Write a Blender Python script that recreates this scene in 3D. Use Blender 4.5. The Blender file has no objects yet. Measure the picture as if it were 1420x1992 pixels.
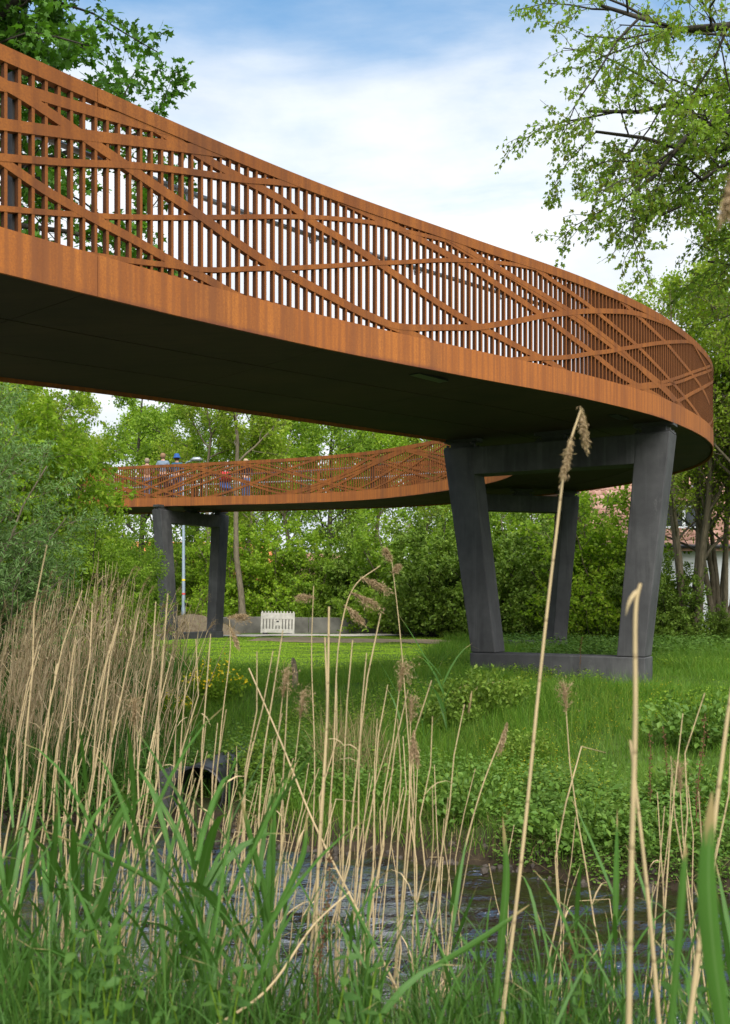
import bpy, math, random
import numpy as np
from math import sin, cos, pi, radians
from mathutils import Vector

# ------------------------------------------------------------------ camera, sky, sun, exposure
scene = bpy.context.scene
ZC = 1.7                                   # eye height above the far lawn
cam_data = bpy.data.cameras.new('camera')
cam = bpy.data.objects.new('camera', cam_data)
scene.collection.objects.link(cam)
cam.location = (0, 0, ZC)
cam.rotation_euler = (radians(90), 0, 0)
cam_data.sensor_fit = 'VERTICAL'
cam_data.sensor_height = 36.0
cam_data.sensor_width = 36.0 * 1420 / 1992
cam_data.lens = 35.0
cam_data.shift_y = 166.0 / 1992.0          # view-camera rise: verticals stay vertical
cam_data.clip_start = 0.05
cam_data.clip_end = 3000
cam_data.dof.use_dof = True
cam_data.dof.focus_distance = 14.0
cam_data.dof.aperture_fstop = 4.5
scene.camera = cam

SUN_EL, SUN_AZ = radians(50), radians(172)   # azimuth clockwise from +Y: behind the camera
sun_dir = Vector((sin(SUN_AZ) * cos(SUN_EL), cos(SUN_AZ) * cos(SUN_EL), sin(SUN_EL)))
sd = bpy.data.lights.new('sun', 'SUN')
sd.energy = 3.3
sd.angle = radians(65)
sd.color = (1.0, 0.95, 0.87)
sun = bpy.data.objects.new('sun', sd)
sun.rotation_euler = (-sun_dir).to_track_quat('-Z', 'Y').to_euler()
sun.location = sun_dir * 200
scene.collection.objects.link(sun)

world = bpy.data.worlds.new('World')
scene.world = world
world.use_nodes = True
nt = world.node_tree
nt.nodes.clear()
def wn(t, **k):
    n = nt.nodes.new(t)
    for a, b in k.items(): setattr(n, a, b)
    return n
def wm(op, a, b=None, clamp=False):
    n = wn('ShaderNodeMath', operation=op, use_clamp=clamp)
    for i, v in enumerate((a, b)):
        if v is None: continue
        if isinstance(v, (int, float)): n.inputs[i].default_value = v
        else: nt.links.new(v, n.inputs[i])
    return n.outputs[0]
sky = wn('ShaderNodeTexSky', sky_type='NISHITA')
sky.sun_disc = False
sky.sun_elevation = SUN_EL
sky.sun_rotation = SUN_AZ
sky.air_density = 1.0
sky.dust_density = 0.6
sky.ozone_density = 1.6
tc = wn('ShaderNodeTexCoord')
sep = wn('ShaderNodeSeparateXYZ')
nt.links.new(tc.outputs['Generated'], sep.inputs[0])
zup = wm('MAXIMUM', sep.outputs[2], 0.0)
den = wm('ADD', zup, 0.22)
comb = wn('ShaderNodeCombineXYZ')
nt.links.new(wm('DIVIDE', sep.outputs[0], den), comb.inputs[0])
nt.links.new(wm('DIVIDE', sep.outputs[1], den), comb.inputs[1])
nz = wn('ShaderNodeTexNoise')
nz.inputs['Scale'].default_value = 2.3
nz.inputs['Detail'].default_value = 9
nz.inputs['Roughness'].default_value = 0.56
nz.inputs['Distortion'].default_value = 0.35
mp = wn('ShaderNodeMapping')
mp.inputs['Location'].default_value = (3.1, 1.4, 0)
mp.inputs['Scale'].default_value = (0.8, 1.5, 1)
nt.links.new(comb.outputs[0], mp.inputs[0])
nt.links.new(mp.outputs[0], nz.inputs['Vector'])
# cloud deck is dense towards the horizon and breaks up higher in the sky
bias = wm('MULTIPLY', wm('SUBTRACT', 0.515, zup), 2.5)
cov = wm('ADD', nz.outputs['Fac'], wm('MINIMUM', bias, 0.45))
ramp = wn('ShaderNodeMapRange', interpolation_type='SMOOTHSTEP')
ramp.inputs['From Min'].default_value = 0.36
ramp.inputs['From Max'].default_value = 0.86
nt.links.new(cov, ramp.inputs['Value'])
nz2 = wn('ShaderNodeTexNoise')
nz2.inputs['Scale'].default_value = 1.7
nz2.inputs['Detail'].default_value = 7
nz2.inputs['Roughness'].default_value = .6
nt.links.new(comb.outputs[0], nz2.inputs['Vector'])
cr = wn('ShaderNodeValToRGB')
cr.color_ramp.elements[0].position = 0.3
cr.color_ramp.elements[0].color = (3.4, 3.7, 4.1, 1)
cr.color_ramp.elements[1].position = 0.7
cr.color_ramp.elements[1].color = (5.0, 5.1, 5.2, 1)
nt.links.new(nz2.outputs['Fac'], cr.inputs[0])
mixs = wn('ShaderNodeMix', data_type='RGBA')
nt.links.new(ramp.outputs[0], mixs.inputs['Factor'])
tint = wn('ShaderNodeMix', data_type='RGBA', blend_type='MULTIPLY')
tint.inputs['Factor'].default_value = 1.0
tint.inputs['B'].default_value = (.80, 1.05, 1.04, 1)
nt.links.new(sky.outputs[0], tint.inputs['A'])
nt.links.new(tint.outputs['Result'], mixs.inputs['A'])
nt.links.new(cr.outputs[0], mixs.inputs['B'])
bg = wn('ShaderNodeBackground')
bg.inputs['Strength'].default_value = 0.10
nt.links.new(mixs.outputs['Result'], bg.inputs['Color'])
wo = wn('ShaderNodeOutputWorld')
nt.links.new(bg.outputs[0], wo.inputs['Surface'])

scene.view_settings.view_transform = 'Standard'
scene.view_settings.look = 'None'
scene.view_settings.gamma = 1.0
scene.view_settings.use_curve_mapping = False
scene.view_settings.exposure = 1.28
scene.cycles.max_bounces = 6
scene.cycles.diffuse_bounces = 3
scene.cycles.transmission_bounces = 4
scene.cycles.transparent_max_bounces = 4
scene.cycles.use_denoising = True

# ------------------------------------------------------------------ helpers
COL = scene.collection
def N3(v):
    v = np.asarray(v, float)
    return v / np.maximum(np.linalg.norm(v, axis=-1, keepdims=True), 1e-9)

def mesh_np(name, V, Fs, mats, smooth=False, midx=None, uv=None):
    """V (n,3); Fs list of (m,k) index arrays"""
    me = bpy.data.meshes.new(name)
    V = np.asarray(V, np.float32)
    Fs = [np.asarray(f, np.int32) for f in Fs if len(f)]
    me.vertices.add(len(V))
    me.vertices.foreach_set('co', V.ravel())
    tot = np.concatenate([np.full(len(f), f.shape[1], np.int32) for f in Fs])
    idx = np.concatenate([f.ravel() for f in Fs])
    me.loops.add(len(idx))
    me.loops.foreach_set('vertex_index', idx)
    me.polygons.add(len(tot))
    st = np.concatenate([[0], np.cumsum(tot)[:-1]]).astype(np.int32)
    me.polygons.foreach_set('loop_start', st)
    me.polygons.foreach_set('loop_total', tot)
    me.polygons.foreach_set('use_smooth', np.full(len(tot), bool(smooth)))
    if midx is not None: me.polygons.foreach_set('material_index', np.asarray(midx, np.int32))
    if uv is not None:
        l = me.uv_layers.new(name='UVMap')
        l.data.foreach_set('uv', np.asarray(uv, np.float32)[idx].ravel())
    for m in (mats if isinstance(mats, (list, tuple)) else [mats]): me.materials.append(m)
    me.update(calc_edges=True)
    return me

def link(name, data, parent=None, loc=None, rot=None):
    o = bpy.data.objects.new(name, data)
    COL.objects.link(o)
    if parent: o.parent = parent
    if loc is not None: o.location = loc
    if rot is not None: o.rotation_euler = rot
    return o

def tag(o, label=None, cat=None, group=None, kind=None):
    if label: o['label'] = label
    if cat: o['category'] = cat
    if group: o['group'] = group
    if kind: o['kind'] = kind
    return o

def thing(name, label, cat, loc=(0, 0, 0), rz=0, group=None):
    o = link(name, None, None, loc, (0, 0, rz))
    o.empty_display_size = 0.2
    return tag(o, label, cat, group)

def copy_tree(o, parent=None):
    c = o.copy(); COL.objects.link(c); c.parent = parent
    for ch in list(o.children): copy_tree(ch, c)
    return c

class MB:
    """collects simple solids into one mesh"""
    def __init__(s): s.V = []; s.F = {}; s.n = 0
    def add(s, V, *Fs):
        V = np.asarray(V, float)
        for f in Fs:
            f = np.asarray(f, int)
            if len(f): s.F.setdefault(f.shape[1], []).append(f + s.n)
        s.V.append(V); s.n += len(V)
    def hexa(s, P):
        """8 points: bottom ring 0-3, top ring 4-7"""
        s.add(P, [[3, 2, 1, 0], [4, 5, 6, 7], [0, 1, 5, 4], [1, 2, 6, 5], [2, 3, 7, 6], [3, 0, 4, 7]])
    def box(s, x0, x1, y0, y1, z0, z1):
        s.hexa([(x0, y0, z0), (x1, y0, z0), (x1, y1, z0), (x0, y1, z0), (x0, y0, z1), (x1, y0, z1), (x1, y1, z1), (x0, y1, z1)])
    def tube(s, pts, rad, sides=8, cap=True):
        P = np.asarray(pts, float)[None]
        R = np.broadcast_to(np.asarray(rad, float), (P.shape[1],))[None]
        V, F = tubes(P, R, sides)
        s.add(V, F)
        if cap:
            k = P.shape[1]
            s.F.setdefault(sides, []).append(np.array([[s.n - len(V) + j for j in range(sides)][::-1], [s.n - sides + j for j in range(sides)]]))
    def build(s, name, mat, parent=None, smooth=False, loc=None, rot=None):
        me = mesh_np(name, np.concatenate(s.V), [np.concatenate(f) for f in s.F.values()], mat, smooth)
        return link(name, me, parent, loc, rot)

def bevel(o, w=0.01, seg=2):
    m = o.modifiers.new('bevel', 'BEVEL'); m.width = w; m.segments = seg; m.limit_method = 'ANGLE'; m.angle_limit = radians(40)
    return o

def tubes(P, R, sides):
    """P (N,K,3) polylines, R (N,K) radii"""
    N, K, _ = P.shape
    T = np.empty_like(P)
    T[:, 1:-1] = P[:, 2:] - P[:, :-2]; T[:, 0] = P[:, 1] - P[:, 0]; T[:, -1] = P[:, -1] - P[:, -2]
    T = N3(T)
    ref = np.array([0.83, 0.41, 0.12])
    U = N3(np.cross(T, np.broadcast_to(ref, T.shape))); W = np.cross(T, U)
    a = np.arange(sides) * 2 * pi / sides
    V = P[:, :, None] + R[:, :, None, None] * (U[:, :, None] * np.cos(a)[None, None, :, None] + W[:, :, None] * np.sin(a)[None, None, :, None])
    base = (np.arange(N) * K * sides)[:, None, None] + (np.arange(K - 1) * sides)[None, :, None]
    j = np.arange(sides)[None, None]; j2 = (np.arange(sides) + 1) % sides
    F = np.stack([base + j, base + j2, base + sides + j2, base + sides + j], -1).reshape(-1, 4)
    return V.reshape(-1, 3), F

def place(tv, pos, d, n, size, wid=1.0):
    """leaf template tv (m,3): x along, y across, z normal"""
    d = N3(d); y = N3(np.cross(n, d)); z = np.cross(d, y)
    s = np.asarray(size)[:, None, None]
    V = pos[:, None] + s * (tv[None, :, 0:1] * d[:, None] + wid * tv[None, :, 1:2] * y[:, None] + tv[None, :, 2:3] * z[:, None])
    return V.reshape(-1, 3)
def place_f(faces, m, N):
    return (np.asarray(faces)[None] + (np.arange(N) * m)[:, None, None]).reshape(-1, len(faces[0]))

LEAF2 = np.array([(0, 0, 0), (.45, -.27, .07), (1, 0, -.04), (.45, .27, .07)]); LEAF2_F = [[0, 1, 2], [0, 2, 3]]
NARROW = np.array([(0, 0, 0), (.4, -.11, .03), (1, 0, -.08), (.4, .11, .03)])
MAPLE = np.array([(0, 0, 0), (.12, -.36, .03), (.30, -.22, .02), (.55, -.50, -.02), (.60, -.17, .03), (1.0, 0, -.06), (.60, .17, .03), (.55, .50, -.02), (.30, .22, .02), (.12, .36, .03)])
MAPLE_F = [[0, 1, 2], [0, 2, 8], [0, 8, 9], [2, 3, 4], [2, 4, 8], [4, 6, 8], [6, 7, 8], [4, 5, 6]]

# ------------------------------------------------------------------ materials
MAT = {}
class NT:
    def __init__(s, name):
        s.m = bpy.data.materials.new(name); s.m.use_nodes = True
        s.t = s.m.node_tree; s.t.nodes.clear()
        s.out = s.n('ShaderNodeOutputMaterial')
        s.b = s.n('ShaderNodeBsdfPrincipled')
        s.l(s.b.outputs[0], s.out.inputs['Surface'])
        MAT[name] = s.m
    def n(s, t, **k):
        x = s.t.nodes.new(t)
        for a, b in k.items(): setattr(x, a, b)
        return x
    def l(s, a, b): s.t.links.new(a, b)
    def coord(s, kind='Object', scale=(1, 1, 1)):
        tc = s.n('ShaderNodeTexCoord'); mp = s.n('ShaderNodeMapping'); mp.inputs['Scale'].default_value = scale
        s.l(tc.outputs[kind], mp.inputs[0]); return mp.outputs[0]
    def noise(s, vec, scale, detail=4, rough=.55):
        x = s.n('ShaderNodeTexNoise'); x.inputs['Scale'].default_value = scale; x.inputs['Detail'].default_value = detail; x.inputs['Roughness'].default_value = rough
        if vec is not None: s.l(vec, x.inputs['Vector'])
        return x.outputs['Fac']
    def ramp(s, fac, *stops):
        x = s.n('ShaderNodeValToRGB'); e = x.color_ramp.elements
        while len(e) < len(stops): e.new(0.5)
        for i, (p, c) in enumerate(stops): e[i].position = p; e[i].color = (*c, 1) if len(c) == 3 else c
        s.l(fac, x.inputs[0]); return x.outputs[0]
    def mix(s, fac, a, b, blend='MIX'):
        x = s.n('ShaderNodeMix', data_type='RGBA', blend_type=blend)
        for k, v in (('Factor', fac), ('A', a), ('B', b)):
            if isinstance(v, (int, float)): x.inputs[k].default_value = v
            elif isinstance(v, tuple): x.inputs[k].default_value = (*v, 1)
            else: s.l(v, x.inputs[k])
        return x.outputs['Result']
    def bump(s, h, strength=.3, dist=.01):
        x = s.n('ShaderNodeBump'); x.inputs['Strength'].default_value = strength; x.inputs['Distance'].default_value = dist
        s.l(h, x.inputs['Height']); s.l(x.outputs[0], s.b.inputs['Normal'])
    def set(s, col=None, rough=.6, spec=.3, metal=0):
        if col is not None:
            if isinstance(col, tuple): s.b.inputs['Base Color'].default_value = (*col, 1)
            else: s.l(col, s.b.inputs['Base Color'])
        s.b.inputs['Roughness'].default_value = rough
        s.b.inputs['Specular IOR Level'].default_value = spec
        s.b.inputs['Metallic'].default_value = metal
        return s.m

def plain(name, col, rough=.6, spec=.3, var=.25, scale=6, metal=0):
    t = NT(name)
    f = t.noise(t.coord(), scale, 5)
    c = t.ramp(f, (.3, tuple(x * (1 - var) for x in col)), (.7, tuple(min(1, x * (1 + var)) for x in col)))
    return t.set(c, rough, spec, metal)

def leafmat(name, a, b, c=None, trans=.35, rough=.45, patch=.25):
    t = NT(name)
    g = t.n('ShaderNodeNewGeometry')
    stops = [(.0, a), (.6, b)] + ([(1.0, c)] if c else [])
    col = t.ramp(g.outputs['Random Per Island'], *stops)
    if patch:
        nf = t.noise(t.coord('Object'), patch * 2.4, 3)
        col = t.mix(t.ramp(nf, (.35, (0, 0, 0)), (.7, (.55, .55, .55))), col, tuple(x * 1.25 for x in b))
    t.set(col, rough, .16)
    tr = t.n('ShaderNodeBsdfTranslucent')
    col2 = t.mix(1.0, col, (1.15, 1.25, .55), 'MULTIPLY')
    t.l(col2, tr.inputs['Color'])
    mx = t.n('ShaderNodeMixShader'); mx.inputs[0].default_value = trans
    t.l(t.b.outputs[0], mx.inputs[1]); t.l(tr.outputs[0], mx.inputs[2]); t.l(mx.outputs[0], t.out.inputs['Surface'])
    return t.m

def corten(name, streak=True, dark=1.0):
    t = NT(name)
    fine = t.noise(t.coord('Object', (1, 1, 1)), 60, 6, .7)
    big = t.noise(t.coord('Object', (1, 1, .55)), .9, 6, .62)
    run = t.noise(t.coord('Object', (9, 9, .35)), 1.0, 4, .6)
    c = t.ramp(big, (.25, (.25 * dark, .078 * dark, .016 * dark)), (.5, (.36 * dark, .118 * dark, .022 * dark)), (.78, (.43 * dark, .155 * dark, .03 * dark)))
    c = t.mix(t.ramp(fine, (.35, (.75, .75, .75)), (.65, (0, 0, 0))), c, (.21 * dark, .07 * dark, .022 * dark))
    c = t.mix(t.ramp(run, (.42, (0, 0, 0)), (.62, (.55, .55, .55))), c, (.15 * dark, .048 * dark, .018 * dark))
    c = t.mix(t.ramp(t.noise(t.coord('Object', (1.6, 1.6, .16)), 1.0, 5, .65), (.52, (0, 0, 0)), (.68, (.62, .62, .62))), c, (.105 * dark, .042 * dark, .022 * dark))
    if streak:
        # rust runs that drip from the foot of every bar (u = metres along the parapet)
        uv = t.n('ShaderNodeUVMap'); sp = t.n('ShaderNodeSeparateXYZ'); t.l(uv.outputs[0], sp.inputs[0])
        m = t.n('ShaderNodeMath', operation='MULTIPLY'); t.l(sp.outputs[0], m.inputs[0]); m.inputs[1].default_value = 2 * pi / BAR_PITCH
        s2 = t.n('ShaderNodeMath', operation='COSINE'); t.l(m.outputs[0], s2.inputs[0])
        wob = t.noise(t.coord('Object', (4, 4, 1.2)), 2.0, 4)
        ml = t.n('ShaderNodeMath', operation='MULTIPLY'); t.l(s2.outputs[0], ml.inputs[0]); t.l(wob, ml.inputs[1])
        c = t.mix(t.ramp(ml.outputs[0], (.05, (0, 0, 0)), (.5, (.6, .6, .6))), c, (.19 * dark, .066 * dark, .023 * dark))
        # splash-dark band along the lower lip
        low = t.n('ShaderNodeMapRange'); t.l(sp.outputs[1], low.inputs['Value']); low.inputs['From Min'].default_value = .045; low.inputs['From Max'].default_value = 0.0
        mm = t.n('ShaderNodeMath', operation='MULTIPLY', use_clamp=True); t.l(low.outputs[0], mm.inputs[0]); t.l(t.ramp(big, (.45, (0, 0, 0)), (.62, (1, 1, 1))), mm.inputs[1])
        c = t.mix(mm.outputs[0], c, (.12 * dark, .04 * dark, .022 * dark))
    t.bump(fine, .25, .004)
    return t.set(c, .82, .2)
BAR_PITCH = 0.115
corten('corten_fascia', True, 1.05); corten('corten', False, .76); corten('corten_bar', False, .70); corten('corten_bar_shaded', False, .24)  # last one: bar steel darkened, painting in the shade between the bars

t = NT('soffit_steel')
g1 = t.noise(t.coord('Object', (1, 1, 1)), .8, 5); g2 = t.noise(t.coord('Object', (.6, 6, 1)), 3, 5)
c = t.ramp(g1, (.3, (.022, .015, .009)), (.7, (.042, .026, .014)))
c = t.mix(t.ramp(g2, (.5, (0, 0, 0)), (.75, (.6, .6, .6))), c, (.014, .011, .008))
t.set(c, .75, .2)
plain('deck_gravel', (.22, .2, .17), .9, .2, .3, 30)

t = NT('pier_concrete')
g1 = t.noise(t.coord('Object', (1, 1, 1)), 1.1, 6, .62); g2 = t.noise(t.coord('Object', (3, 3, .5)), 2.2, 6); g3 = t.noise(t.coord(), 60, 4)
c = t.ramp(g1, (.28, (.03, .029, .03)), (.5, (.052, .051, .052)), (.75, (.09, .088, .087)))
c = t.mix(t.ramp(g2, (.5, (0, 0, 0)), (.72, (.6, .6, .6))), c, (.022, .021, .022))
c = t.mix(t.ramp(t.noise(t.coord('Object', (1.2, 1.2, .7)), 1.7, 8, .72), (.62, (0, 0, 0)), (.70, (.5, .5, .5))), c, (.125, .122, .118))
c = t.mix(t.ramp(t.noise(t.coord('Object', (7, 7, .25)), 1.0, 5, .6), (.58, (0, 0, 0)), (.7, (.4, .4, .4))), c, (.10, .10, .098))
t.bump(g3, .35, .006); t.set(c, .72, .3)
plain('bearing_steel', (.035, .034, .033), .6, .4)
plain('light_concrete', (.15, .14, .12), .9, .2, .45, 1.1)
plain('galvanised', (.32, .34, .36), .45, .5, .1, 4, .6)
plain('lamp_paint', (.16, .20, .24), .5, .4, .1)
plain('dark_post', (.03, .027, .025), .6, .4)
plain('plastic_white', (.50, .47, .41), .6, .4, .22, 5)
plain('render_white', (.62, .63, .64), .9, .1, .08, 2)
plain('frame_white', (.7, .72, .74), .5, .4, .05)
plain('gutter_dark', (.05, .045, .05), .5, .4, .1)
t = NT('roof_tile')
g = t.n('ShaderNodeObjectInfo'); gi = t.n('ShaderNodeNewGeometry')
ad = t.n('ShaderNodeMath', operation='ADD'); t.l(g.outputs['Random'], ad.inputs[0]); t.l(gi.outputs['Random Per Island'], ad.inputs[1])
fr = t.n('ShaderNodeMath', operation='FRACT'); t.l(ad.outputs[0], fr.inputs[0])
c = t.ramp(fr.outputs[0], (0, (.27, .135, .095)), (.5, (.36, .2, .15)), (1, (.43, .26, .2)))
c = t.mix(t.ramp(t.noise(t.coord(), 3, 5), (.5, (0, 0, 0)), (.75, (.6, .6, .6))), c, (.19, .14, .11))
t.set(c, .8, .2)
plain('roof_orange', (.45, .16, .06), .85, .2)
t = NT('window_glass'); t.set((.03, .035, .04), .06, .6)
t = NT('pipe_black'); t.set((.012, .012, .013), .4, .4)

t = NT('bark')
g = t.noise(t.coord('Object', (6, 6, 1)), 3, 6, .65)
t.bump(g, .7, .03)
t.set(t.ramp(g, (.3, (.075, .06, .038)), (.7, (.20, .165, .11))), .9, .2)
t = NT('bark_dark')
g = t.noise(t.coord('Object', (5, 5, 1)), 3, 6, .65)
t.bump(g, .7, .03)
t.set(t.ramp(g, (.3, (.02, .018, .014)), (.7, (.06, .05, .038))), .9, .2)

leafmat('leaf_maple', (0.0465, 0.109, 0.0145), (0.0776, 0.176, 0.0207), (0.104, 0.207, 0.029))
leafmat('leaf_silver', (0.114, 0.188, 0.0248), (0.195, 0.294, 0.0338), (0.149, 0.106, 0.0281), .52)
leafmat('leaf_bright', (0.151, 0.255, 0.0237), (0.247, 0.373, 0.0288), (0.317, 0.379, 0.0394), .52)
leafmat('leaf_yellow', (0.167, 0.254, 0.0229), (0.253, 0.343, 0.032), (0.294, 0.318, 0.0572), .52)
leafmat('leaf_mid', (0.106, 0.19, 0.0218), (0.191, 0.296, 0.03), (0.254, 0.334, 0.0409), .52)
leafmat('leaf_dark', (0.0772, 0.128, 0.0185), (0.133, 0.214, 0.0277), (0.205, 0.265, 0.0462), .35)
leafmat('leaf_willow', (.08, .15, .04), (.13, .22, .06), (.19, .28, .11), .35)
leafmat('leaf_ground', (0.0529, 0.11, 0.0189), (0.0941, 0.173, 0.0273), (0.135, 0.21, 0.0399), .3, .45)
leafmat('grass_meadow', (.034, .088, .009), (.085, .18, .015), (.17, .22, .034), .35, .5, .5)
leafmat('grass_lawn', (0.166, 0.297, 0.0172), (0.263, 0.415, 0.024), (0.351, 0.429, 0.04), .3, .5, .12)
leafmat('reed_green', (.036, .095, .018), (.06, .14, .022), (.10, .17, .035), .3, .42, 2.5)
leafmat('reed_dry', (0.315, 0.226, 0.116), (0.483, 0.362, 0.2), (0.609, 0.473, 0.284), .15, .6, 0)
leafmat('plume', (.22, .15, .08), (.33, .235, .135), (.42, .31, .19), .3, .8, 0)
leafmat('leaf_nettle', (.028, .07, .013), (.05, .105, .018), (.075, .13, .03), .2, .5, 2.5)
leafmat('flower_yellow', (.62, .42, .01), (.75, .55, .02), (.7, .6, .05), .25, .5, 0)
leafmat('dead_stem', (.07, .035, .018), (.11, .055, .026), (.15, .09, .04), .1, .7, 0)
leafmat('straw', (.16, .12, .055), (.25, .19, .09), (.33, .25, .12), .15, .7, 0)

def reed_joints():
    m = MAT['reed_dry']; nt_ = m.node_tree; pb = [n for n in nt_.nodes if n.type == 'BSDF_PRINCIPLED'][0]; src = pb.inputs['Base Color'].links[0].from_socket
    g = nt_.nodes.new('ShaderNodeNewGeometry'); tc = nt_.nodes.new('ShaderNodeTexCoord'); sp = nt_.nodes.new('ShaderNodeSeparateXYZ'); nt_.links.new(tc.outputs['Object'], sp.inputs[0])
    a = nt_.nodes.new('ShaderNodeMath'); a.operation = 'MULTIPLY_ADD'; nt_.links.new(sp.outputs[2], a.inputs[0]); a.inputs[1].default_value = 5.5; nt_.links.new(g.outputs['Random Per Island'], a.inputs[2])
    f = nt_.nodes.new('ShaderNodeMath'); f.operation = 'FRACT'; nt_.links.new(a.outputs[0], f.inputs[0])
    r = nt_.nodes.new('ShaderNodeValToRGB'); e = r.color_ramp.elements; e[0].position = 0; e[0].color = (.75, .75, .75, 1); e[1].position = .07; e[1].color = (0, 0, 0, 1); nt_.links.new(f.outputs[0], r.inputs[0])
    n = nt_.nodes.new('ShaderNodeTexNoise'); n.inputs['Scale'].default_value = 7; n.inputs['Detail'].default_value = 5; nt_.links.new(tc.outputs['Object'], n.inputs['Vector'])
    r2 = nt_.nodes.new('ShaderNodeValToRGB'); e = r2.color_ramp.elements; e[0].position = .45; e[0].color = (0, 0, 0, 1); e[1].position = .70; e[1].color = (.4, .4, .4, 1); nt_.links.new(n.outputs['Fac'], r2.inputs[0])
    col = src
    for fac, c in ((r2.outputs[0], (.21, .165, .11, 1)), (r.outputs[0], (.13, .085, .045, 1))):
        x = nt_.nodes.new('ShaderNodeMix'); x.data_type = 'RGBA'; nt_.links.new(fac, x.inputs['Factor']); nt_.links.new(col, x.inputs['A']); x.inputs['B'].default_value = c; col = x.outputs['Result']
    nt_.links.new(col, pb.inputs['Base Color'])
reed_joints()
def blade_mat():
    m = leafmat('reed_blade', (.036, .095, .018), (.06, .14, .022), (.10, .17, .035), .32, .4, 2.5); nt_ = m.node_tree; pb = [n for n in nt_.nodes if n.type == 'BSDF_PRINCIPLED'][0]; src = pb.inputs['Base Color'].links[0].from_socket
    uv = nt_.nodes.new('ShaderNodeUVMap'); sp = nt_.nodes.new('ShaderNodeSeparateXYZ'); nt_.links.new(uv.outputs[0], sp.inputs[0])
    w = nt_.nodes.new('ShaderNodeTexWave'); w.bands_direction = 'Y'; w.inputs['Scale'].default_value = 4.0; w.inputs['Distortion'].default_value = .6; nt_.links.new(uv.outputs[0], w.inputs['Vector'])
    rw = nt_.nodes.new('ShaderNodeValToRGB'); rw.color_ramp.elements[0].color = (0, 0, 0, 1); rw.color_ramp.elements[1].color = (.35, .35, .35, 1); nt_.links.new(w.outputs['Fac'], rw.inputs[0])
    mr = nt_.nodes.new('ShaderNodeValToRGB'); e = mr.color_ramp.elements; e[0].position = .42; e[0].color = (0, 0, 0, 1); e[1].position = .5; e[1].color = (.6, .6, .6, 1); e2 = e.new(.58); e2.color = (0, 0, 0, 1); nt_.links.new(sp.outputs[1], mr.inputs[0])
    g = nt_.nodes.new('ShaderNodeNewGeometry'); n = nt_.nodes.new('ShaderNodeTexNoise'); n.inputs['Scale'].default_value = 9; nt_.links.new(uv.outputs[0], n.inputs['Vector'])
    a = nt_.nodes.new('ShaderNodeMath'); a.operation = 'MULTIPLY_ADD'; nt_.links.new(n.outputs['Fac'], a.inputs[0]); a.inputs[1].default_value = .25; nt_.links.new(sp.outputs[0], a.inputs[2])
    tp = nt_.nodes.new('ShaderNodeValToRGB'); e = tp.color_ramp.elements; e[0].position = .93; e[0].color = (0, 0, 0, 1); e[1].position = 1.0; e[1].color = (1, 1, 1, 1); nt_.links.new(a.outputs[0], tp.inputs[0])
    col = src
    for fac, c in ((rw.outputs[0], (.03, .075, .02, 1)), (mr.outputs[0], (.13, .22, .07, 1)), (tp.outputs[0], (.30, .22, .10, 1))):
        x = nt_.nodes.new('ShaderNodeMix'); x.data_type = 'RGBA'; nt_.links.new(fac, x.inputs['Factor']); nt_.links.new(col, x.inputs['A']); x.inputs['B'].default_value = c; col = x.outputs['Result']
    nt_.links.new(col, pb.inputs['Base Color'])
blade_mat()
t = NT('ground')
g1 = t.noise(t.coord('Object'), .5, 6); g2 = t.noise(t.coord('Object'), 7, 6, .7)
c = t.ramp(g2, (.3, (.035, .05, .012)), (.55, (.055, .10, .015)), (.75, (.08, .095, .035)))
c = t.mix(t.ramp(g1, (.45, (0, 0, 0)), (.7, (.6, .6, .6))), c, (.11, .19, .02))
geo = t.n('ShaderNodeNewGeometry'); sp = t.n('ShaderNodeSeparateXYZ'); t.l(geo.outputs['Position'], sp.inputs[0])
mr = t.n('ShaderNodeMapRange'); t.l(sp.outputs[2], mr.inputs['Value']); mr.inputs['From Min'].default_value = -.45; mr.inputs['From Max'].default_value = -.7
c = t.mix(mr.outputs[0], c, t.ramp(g2, (.3, (.016, .012, .008)), (.7, (.042, .031, .02))))   # bare earth by the water
t.bump(g2, .6, .05); t.set(c, .95, .1)
t = NT('path'); g = t.noise(t.coord(), 12, 6); t.set(t.ramp(g, (.3, (.36, .32, .26)), (.7, (.47, .43, .37))), .95, .1)
t = NT('bare_soil'); g = t.noise(t.coord(), 5, 8, .7); t.bump(g, .6, .04)
t.set(t.ramp(g, (.3, (.17, .12, .075)), (.55, (.26, .2, .13)), (.75, (.2, .21, .07))), .95, .1)
t = NT('water')
w1 = t.noise(t.coord('Object', (1.0, 2.6, 1)), 5.5, 4, .6); w2 = t.noise(t.coord('Object', (1, 2, 1)), 22, 3, .5)
ad = t.n('ShaderNodeMath', operation='MULTIPLY_ADD'); t.l(w2, ad.inputs[0]); ad.inputs[1].default_value = .35; t.l(w1, ad.inputs[2])
t.bump(ad.outputs[0], .5, .03)
t.set((.016, .012, .006), .04, .5); t.b.inputs['IOR'].default_value = 1.9; t.b.inputs['Coat Weight'].default_value = 1.0; t.b.inputs['Coat IOR'].default_value = 2.3; t.b.inputs['Coat Roughness'].default_value = .02; t.l(t.b.inputs['Normal'].links[0].from_socket, t.b.inputs['Coat Normal'])

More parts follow.
